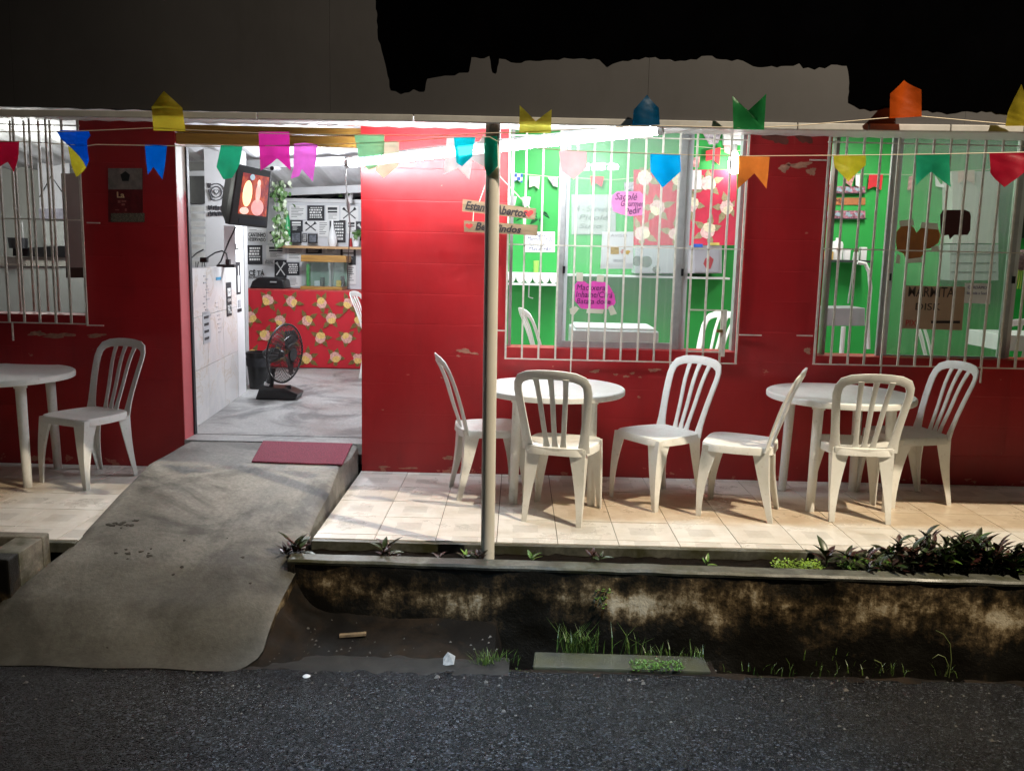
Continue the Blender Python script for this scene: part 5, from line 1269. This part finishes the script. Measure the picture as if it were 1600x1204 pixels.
note('white_menu_sheet', 'white printed sheet right of the cardboard notice on the right pane', [(1508, 442), (1549, 443), (1547, 475), (1506, 473)], PAPER, [('CARDÁPIO', (1512, 446, 1542, 451), {}), ('Segunda a Sexta', (1510, 456, 1544, 461), {})], GI)
t = thing('tall_white_cupboard', 'tall pale cupboard behind the right half of the right window pane', 'cupboard')
prect('body', 1488, 268, 1560, 380, 8.2, plain('pale_cupboard', (.50, .50, .46), .5, .05, 3), t, .19); prect('lower_body', 1484, 382, 1560, 438, 8.18, plain('grey_cupboard', (.36, .38, .36), .5, .08, 3), t, .21)
for k in range(3): prect('drawer_line', 1486, 396+k*14, 1556, 398+k*14, 8.175, plain('drawer_gap', (.14, .15, .14)), t, .004)
t = thing('condiment_shelf', 'dark shelf with condiments on the green wall behind the right grille', 'shelf')
YR = 8.15; a, b_ = at(1270, 405, YR), at(1362, 405, YR); MB().box(a.x, YR, a.z-.022, b_.x, YR+.24, a.z).build('board', plain('dark_green_shelf', (.03, .045, .04), .5), t)
SZ3 = a.z
t = thing('sauce_bottle', 'tall white bottle with spout on the condiment shelf', 'bottle'); x = at(1308, 400, YR+.1).x
MB().lathe([(.001, 0), (.052, 0), (.054, .14), (.045, .165), (.018, .175), (.016, .20), (.001, .20)], 20, (x, YR+.12, SZ3+.0)).build('body', WHITE, t, smooth=40); MB().box(x-.02, YR+.06, SZ3+.09, x+.02, YR+.067, SZ3+.105).build('red_label', RDP, t)
t = thing('napkin_holder', 'white napkin holders and salt pots on the condiment shelf', 'napkin holder')
for u, w_, h_ in ((1320, .05, .10), (1345, .055, .12)): x = at(u, 400, YR+.1).x; MB().box(x-w_/2, YR+.03, SZ3, x+w_/2, YR+.09, SZ3+h_).build('napkins', WHITE, t, bevel=.004)
x = at(1332, 400, YR+.1).x; MB().lathe([(.001, 0), (.028, 0), (.022, .07), (.016, .075), (.016, .10), (.001, .11)], 16, (x, YR+.02, SZ3)).build('salt_pot', WHITE, t, smooth=40); MB().lathe([(.018, .076), (.02, .105), (.001, .115)], 14, (x, YR+.02, SZ3)).build('pot_lid', plain('brass', (.25, .14, .05), .4), t, smooth=40)
t = thing('small_sauce_pots', 'small amber sauce pots at the left end of the condiment shelf', 'jars')
for u in (1290, 1299): x = at(u, 400, YR+.05).x; MB().tube([(x, YR+.05, SZ3), (x, YR+.05, SZ3+.075)], .019, 12).build('jar', plain('amber_jar', (.55, .35, .12), .4, .3, 30), t, smooth=40)
t = thing('wooden_text_plank', 'narrow orange-brown plank with writing on the green wall above the condiments', 'sign'); prect('plank', 1288, 309, 1352, 320, YV-.012, plain('orange_wood', (.42, .15, .05), .6, .15, 20), t, .01); ptext('Ma', 1305, 311, 1317, 317, YV-.014, MARK, t)
for k, (v0, v1, lb) in enumerate(((291, 301, 'upper flowered decorative shelf strip on the green wall'), (329, 341, 'lower flowered decorative shelf strip on the green wall'))):
    t = thing('flowered_shelf_strip', lb, 'decorative shelf'); prect('strip', 1286, v0, 1352, v1, YV-.03, plain('flower_fabric_%d' % k, (.30, .12, .16), .7, 1.2, 45), t, .028); prect('edge', 1286, v1, 1354, v1+1.5, YV-.05, DARK, t, .048)
    for q in range(4): blob('printed_flower', 1294+q*16, (v0+v1)/2, 5, 3.5, YV-.032, plain('blue_grey_flower', (.30, .38, .45), .7, .3, 30), t, q, th=.001)
iflag([(1286, 266), (1308, 268), (1300, 290), (1286, 284)], PAPER, 'white card leaning on the upper flowered strip', 8.35)
iflag([(1322, 276), (1336, 274), (1330, 292), (1322, 286)], FLP, 'pink patterned paper flag left of the pale figure', 8.35)
iflag([(1337, 273), (1344, 273), (1343, 292), (1337, 290)], PAPER, 'narrow white paper flag over the upper flowered strip', 8.35)
iflag([(1358, 273), (1380, 273), (1377, 297), (1366, 291), (1356, 296)], RDP, 'bright red paper flag inside the right window', 8.35)
iflag([(1420, 276), (1428, 274), (1424, 296), (1418, 297)], FLP, 'pink ribbon-like paper flag behind the right pane', 8.35)
iflag([(1461, 274), (1470, 288), (1482, 286), (1492, 288), (1490, 306), (1482, 305), (1478, 294), (1462, 291)], PAPER, 'white paper flag behind the green hanging flag', 8.35)
iflag([(1497, 268), (1523, 266), (1523, 288), (1510, 281), (1497, 286)], plain('pale_peach_paper', (.62, .42, .36)), 'peach paper flag on the tall white cupboard', 8.17)
m_ = MB(); m_.tube([at(1285, 264, 8.36), at(1345, 272, 8.36), at(1420, 273, 8.36), at(1500, 267, 8.36), at(1600, 262, 8.36)], .003, 4); tag(m_.build('indoor_bunting_string', CORD), 'string of the paper flags behind the right window', 'string')
t = thing('steel_sink', 'grey steel sink unit low behind the left end of the right window', 'sink'); prect('basin', 1282, 481, 1352, 509, 7.6, plain('dull_steel', (.42, .42, .45), .4, .08, 6, metal=.3), t, .35, bevel=.006)
MB().tube([at(1318, 510, 7.6), Vector((at(1318, 510, 7.6).x, 7.6, FZ))], .02, 10).build('drain_pipe', SHW, t); MB().tube([at(1336, 395, 7.7), at(1330, 440, 7.7), at(1325, 474, 7.7)], .007, 6).build('chrome_pipe', ALU, t)
t = thing('curved_rack', 'white bent-tube rack leg left of the sliding frame in the right window', 'rack'); MB().tube([at(1340, 410, 7.5), at(1352, 412, 7.5), at(1358, 425, 7.5), at(1360, 450, 7.5), at(1356, 500, 7.5), at(1357, 545, 7.5)], .016, 8).build('bent_tube', SHW, t, smooth=60)
t = thing('hanging_plaid_bag', 'dark plaid bundle with yellow-green stems hanging at the right edge of the photo', 'bag'); p = at(1597, 408, 6.5)
MB().lathe([(.001, -.07), (.05, -.06), (.085, -.01), (.08, .04), (.04, .075), (.001, .085)], 18, p).build('bag', plain('dark_plaid', (.12, .07, .07), .8, .7, 60), t, smooth=60)
m_ = MB()
for q in range(7): m_.tube([p+Vector((-.03+.012*q, -.02, -.05)), p+Vector((-.035+.014*q, -.03, -.12)), p+Vector((-.04+.018*q, -.02, -.2))], .004, 4)
m_.build('herb_stems', plain('yellow_green_stem', (.35, .40, .05), .6), t)
prect('dark_speaker', 1592, 333, 1640, 372, 8.3, BLK, thing('dark_wall_panel', 'black rectangular panel on the green wall at the right edge', 'panel'), .06)
t = thing('white_side_table', 'white tabletop at the right edge behind the lower right grille', 'table'); a = at(1565, 523, 7.2); MB().box(a.x, 7.2, a.z-.13, a.x+.9, 7.75, a.z).build('top', WHITE, t, bevel=.006)
for dx in (.05, .8): MB().box(a.x+dx, 7.25, FZ, a.x+dx+.05, 7.30, a.z-.13).build('leg', WHITE, t)

# ------------------------------------------------------------------ plants in the planter
Lm = [leaf_mesh(.062, .026, .25, LMR), leaf_mesh(.075, .030, .3, LDK), leaf_mesh(.05, .022, .2, LMR)]
Lg = [leaf_mesh(.06, .022, .3, LGR)]
def plantlet(x, y, z, n, h, kinds, label, name='croton_plant', cat='plant', group=None, sc=1.0, seed=0):
    rn = random.Random(seed); t = thing(name, label, cat, (x, y, z), 0, group); st = MB()
    nst = max(1, n//6)
    for s_ in range(nst):
        lean = Vector((rn.uniform(-.35, .35), rn.uniform(-.3, .3), 1)); hh = h*rn.uniform(.6, 1.05); base = Vector((rn.uniform(-.03, .03), rn.uniform(-.02, .02), 0))*(1 if nst > 1 else .3)
        top = base+lean*hh*.8; st.tube([base, base.lerp(top, .5), top], [.004, .003, .002], 5)
        m_ = n//nst
        for k in range(m_):
            f_ = .25+.75*(k+.5)/m_; p = base.lerp(top, f_); az = k*2.4+rn.uniform(-.4, .4); el = -rn.uniform(.25, .75)-.6*(f_**2)
            put(kinds[rn.randrange(len(kinds))], p, (rn.uniform(-.3, .3), el, az), sc*rn.uniform(.75, 1.2)*(1.1-.25*f_), t)
    st.build('stem', LDK, t); return t
GP_ = 'small leafy plants growing along the planter'
def pz(u, v): p = at(u, v, 4.44); return p.x
for k, (u, n, h, kd, sc, lb) in enumerate([
    (470, 20, .10, Lm, 1.15, 'maroon leafed plant at the ramp corner of the planter'),
    (452, 8, .05, Lm, .9, 'low maroon sprig left of the corner plant'),
    (598, 14, .085, Lm, 1.0, 'maroon plant with one tall leaf on the planter left of the pole'),
    (612, 6, .03, Lm, .8, 'low maroon leaves at the foot of the tall-leafed plant'),
    (690, 6, .03, Lm, .7, 'tiny maroon seedling left of the pole'),
    (728, 10, .045, Lm+Lg, .85, 'mixed green and maroon tuft just left of the pole'),
    (745, 9, .055, Lm, .9, 'dark leafed plant touching the foot of the pole'),
    (833, 6, .035, Lg, .8, 'pale green seedling right of the pole'),
    (925, 7, .03, Lm, .8, 'flattened maroon sprig on the coping before the middle table'),
    (938, 5, .025, Lm, .7, 'second flattened maroon sprig beside it on the coping'),
    (1103, 5, .03, Lg, .8, 'small green seedling before the fourth chair')]):
    plantlet(pz(u, 855), 4.42 if u not in (925, 938) else 4.37, -.045 if u not in (925, 938) else -.005, n, h, kd, lb, group=GP_, sc=sc*1.3, seed=k+3)
# dense croton bed at right
GB = 'dark croton shrubs massed at the right end of the planter'
rn = random.Random(11)
bed = [(1296, .12, 8), (1328, .10, 12), (1345, .11, 12), (1362, .10, 12), (1384, .12, 12)]
x = 1400
while x < 1700: bed.append((x, rn.uniform(.20, .30) if 1430 <= x < 1540 else rn.uniform(.15, .21), 24)); x += rn.uniform(9, 15)
for k, (u, h, n) in enumerate(bed):
    plantlet(pz(u, 880), 4.40+rn.uniform(-.09, .08), -.045, n, h, Lm[:2] if rn.random() < .6 else [Lm[1], Lg[0], Lm[1], Lm[0]],
             'dark leafed croton shrub in the dense bed at the right end of the planter' if u >= 1400 else ['narrow maroon shoot standing alone just right of the lime green weed', 'second maroon shoot right of the lime green weed', 'middle one of the maroon shoots left of the dense bed', 'maroon shoot next to last before the dense bed', 'maroon shoot touching the left end of the dense bed'][k], 'croton_shrub', group=GB if u >= 1400 else 'maroon shoots left of the dense bed', sc=1.55, seed=k+40)
def leafstuff(name, x0, x1, y0, y1, z, n, s, mat, label, seed, zr=.04):
    rn = random.Random(seed); m_ = MB()
    for k in range(n):
        p = Vector((rn.uniform(x0, x1), rn.uniform(y0, y1), z+rn.uniform(0, zr))); a = rn.uniform(0, 6.28); d = Vector((math.cos(a), math.sin(a), rn.uniform(-.2, .8))).normalized(); q = d.cross(Vector((0, 0, 1))).normalized(); l = s*rn.uniform(.6, 1.3)
        m_.add([p, p+d*l*.5-q*l*.3, p+d*l, p+d*l*.5+q*l*.3], [(0, 1, 2), (0, 2, 3)])
    return tag(m_.build(name, mat), label, kind='stuff')
LIME = m_leaf('lime_ground_cover', (.16, .30, .03), (.28, .42, .06))
leafstuff('ground_cover', pz(1207, 870), pz(1280, 870), 4.36, 4.46, -.045, 520, .016, LIME, 'bright green creeping weed in the planter left of the croton bed', 1)
leafstuff('ground_cover', pz(1312, 870), pz(1400, 870), 4.36, 4.48, -.045, 420, .02, LGR, 'green creeping weed between the maroon shoots', 2, .06)
tuft = fl(1600, 835); leafstuff('ground_cover', tuft.x-.10, tuft.x+.3, 4.4, 4.6, -.03, 500, .03, LGR, 'feathery green weed at the right edge over the tiles', 8, .16)
# grass and weeds in the gutter
def blades(m_, x, y, z, n, h, sp_, rn):
    for k in range(n):
        b0 = Vector((x+rn.gauss(0, sp_), y+rn.gauss(0, sp_*.4), z)); a = rn.uniform(0, 6.28); ln = rn.uniform(.1, .7)*h; hh = h*rn.uniform(.4, 1.1); w_ = rn.uniform(.0015, .0035)
        d = Vector((math.cos(a), math.sin(a), 0)); q = Vector((-d.y, d.x, 0))*w_
        p1 = b0+Vector((0, 0, hh*.6))+d*ln*.3; p2 = b0+Vector((0, 0, hh))+d*ln
        m_.add([b0-q, b0+q, p1+q*.8, p1-q*.8, p2], [(0, 1, 2, 3), (3, 2, 4)])
GRS = m_leaf('gutter_grass', (.035, .075, .012), (.09, .14, .03)); m_ = MB(); rn = random.Random(21)
def mx(u, v, z): return fl(u, v, z)
for (u, v, n, h, sp_) in ((890, 1020, 60, .17, .04), (915, 1015, 45, .13, .04), (985, 1020, 26, .15, .06), (1030, 1030, 40, .08, .05), (1000, 1045, 170, .035, .07), (1045, 1040, 100, .05, .04), (1085, 1035, 40, .10, .05), (760, 1040, 60, .09, .03), (785, 1035, 30, .07, .04),
    (880, 1052, 60, .025, .05), (820, 1050, 60, .02, .04), (468, 1022, 40, .05, .04), (560, 1010, 18, .05, .05), (650, 1000, 16, .04, .12), (1190, 1052, 20, .06, .1), (1300, 1055, 16, .07, .1), (1390, 1050, 14, .07, .06), (1480, 1052, 12, .06, .03), (940, 925, 0, .05, .02), (1350, 1040, 16, .05, .15), (25, 930, 20, .06, .04), (10, 905, 20, .05, .05)):
    p = mx(u, v, ST-.01); blades(m_, p.x, p.y, ST-.02, n, h, sp_, rn)
tag(m_.build('grass', GRS), 'thin grass and weeds sprouting from the gutter at the road edge', kind='stuff')
leafstuff('ground_cover', mx(985, 1045, ST).x, mx(1065, 1045, ST).x, 3.84, 3.93, ST+.012, 380, .014, LGR, 'low green weed on the gutter slab', 5, .02)
leafstuff('wall_weed', mx(930, 925, -.15).x, mx(952, 925, -.15).x, 4.22, 4.26, -.20, 40, .022, LGR, 'little leafy weed rooted in a crack of the planter wall', 6, .10)
t = thing('curled_grass_blade', 'tall curled grass blade arching out of the dark gutter at right', 'plant')
for pts in ([(1482, 1058), (1486, 1030), (1484, 1005), (1474, 990), (1462, 984)], [(1476, 1056), (1482, 1040), (1476, 1026), (1466, 1022), (1457, 1028)], [(1380, 1050), (1376, 1035), (1366, 1030)]):
    MB().tube([at(u, v, 3.92) for u, v in pts], [.0035, .0035, .003, .0025, .001][:len(pts)], 5).build('blade', plain('pale_grass', (.12, .15, .05), .5), t, smooth=60)
# litter
t = tag(MB().add([(0, 0, 0), (.05, .01, .002), (.055, .04, .03), (.02, .03, .055), (.0, .02, .03), (.03, .05, .0)], [(0, 1, 2, 3, 4), (1, 5, 3, 2), (0, 4, 3, 5), (0, 5, 1)]).build('paper_litter', plain('dirty_paper', (.35, .35, .34), .8, .3, 60)), 'crumpled white paper scrap at the road edge below the pole', 'litter'); p = fl(692, 1042, ST); t.location = (p.x, p.y, ST+.008)
t = tag(MB().lathe([(.001, .0), (.014, .0), (.018, .004), (.012, .008), (.001, .009)], 9).build('pebble', WHITE), 'pale flat pebble on the wet asphalt at left', 'pebble'); p = fl(479, 1057, ST); t.location = (p.x, p.y, ST)
p = fl(555, 986, ST+.04); t = tag(MB().box(-.07, -.012, 0, .06, .012, .012).build('wood_chip', plain('rotting_wood', (.22, .15, .08), .8, .4, 40)), 'short rotting wood chip on the mud below the planter wall', 'wood chip'); t.location = (p.x, 4.10, mudz(p.x, 4.10)+.006); t.rotation_euler = (0, -.05, .12)
rn = random.Random(5); m_ = MB()
for k in range(420):
    u = rn.uniform(-40, 1640) if k % 3 == 0 else rn.uniform(420, 1600); y = rn.uniform(3.80, 4.22) if k % 3 else 3.79-abs(rn.gauss(0, .22)); p = at(u, 1000, y); s_ = rn.uniform(.002, .007)*(2 if rn.random() < .05 else 1)
    z = mudz(p.x, y) if y > 3.8 else ST+.004
    m_.add([(p.x-s_, y-s_, z-.002), (p.x+s_, y-s_*.6, z-.002), (p.x+s_*.7, y+s_, z-.002), (p.x-s_*.6, y+s_*.8, z-.002), (p.x, y, z+s_*.7)], [(0, 1, 4), (1, 2, 4), (2, 3, 4), (3, 0, 4)])
tag(m_.build('gutter_gravel', plain('gravel', (.07, .062, .05), .6, .5, 60)), 'grit and crumbs scattered over the gutter mud', kind='stuff')
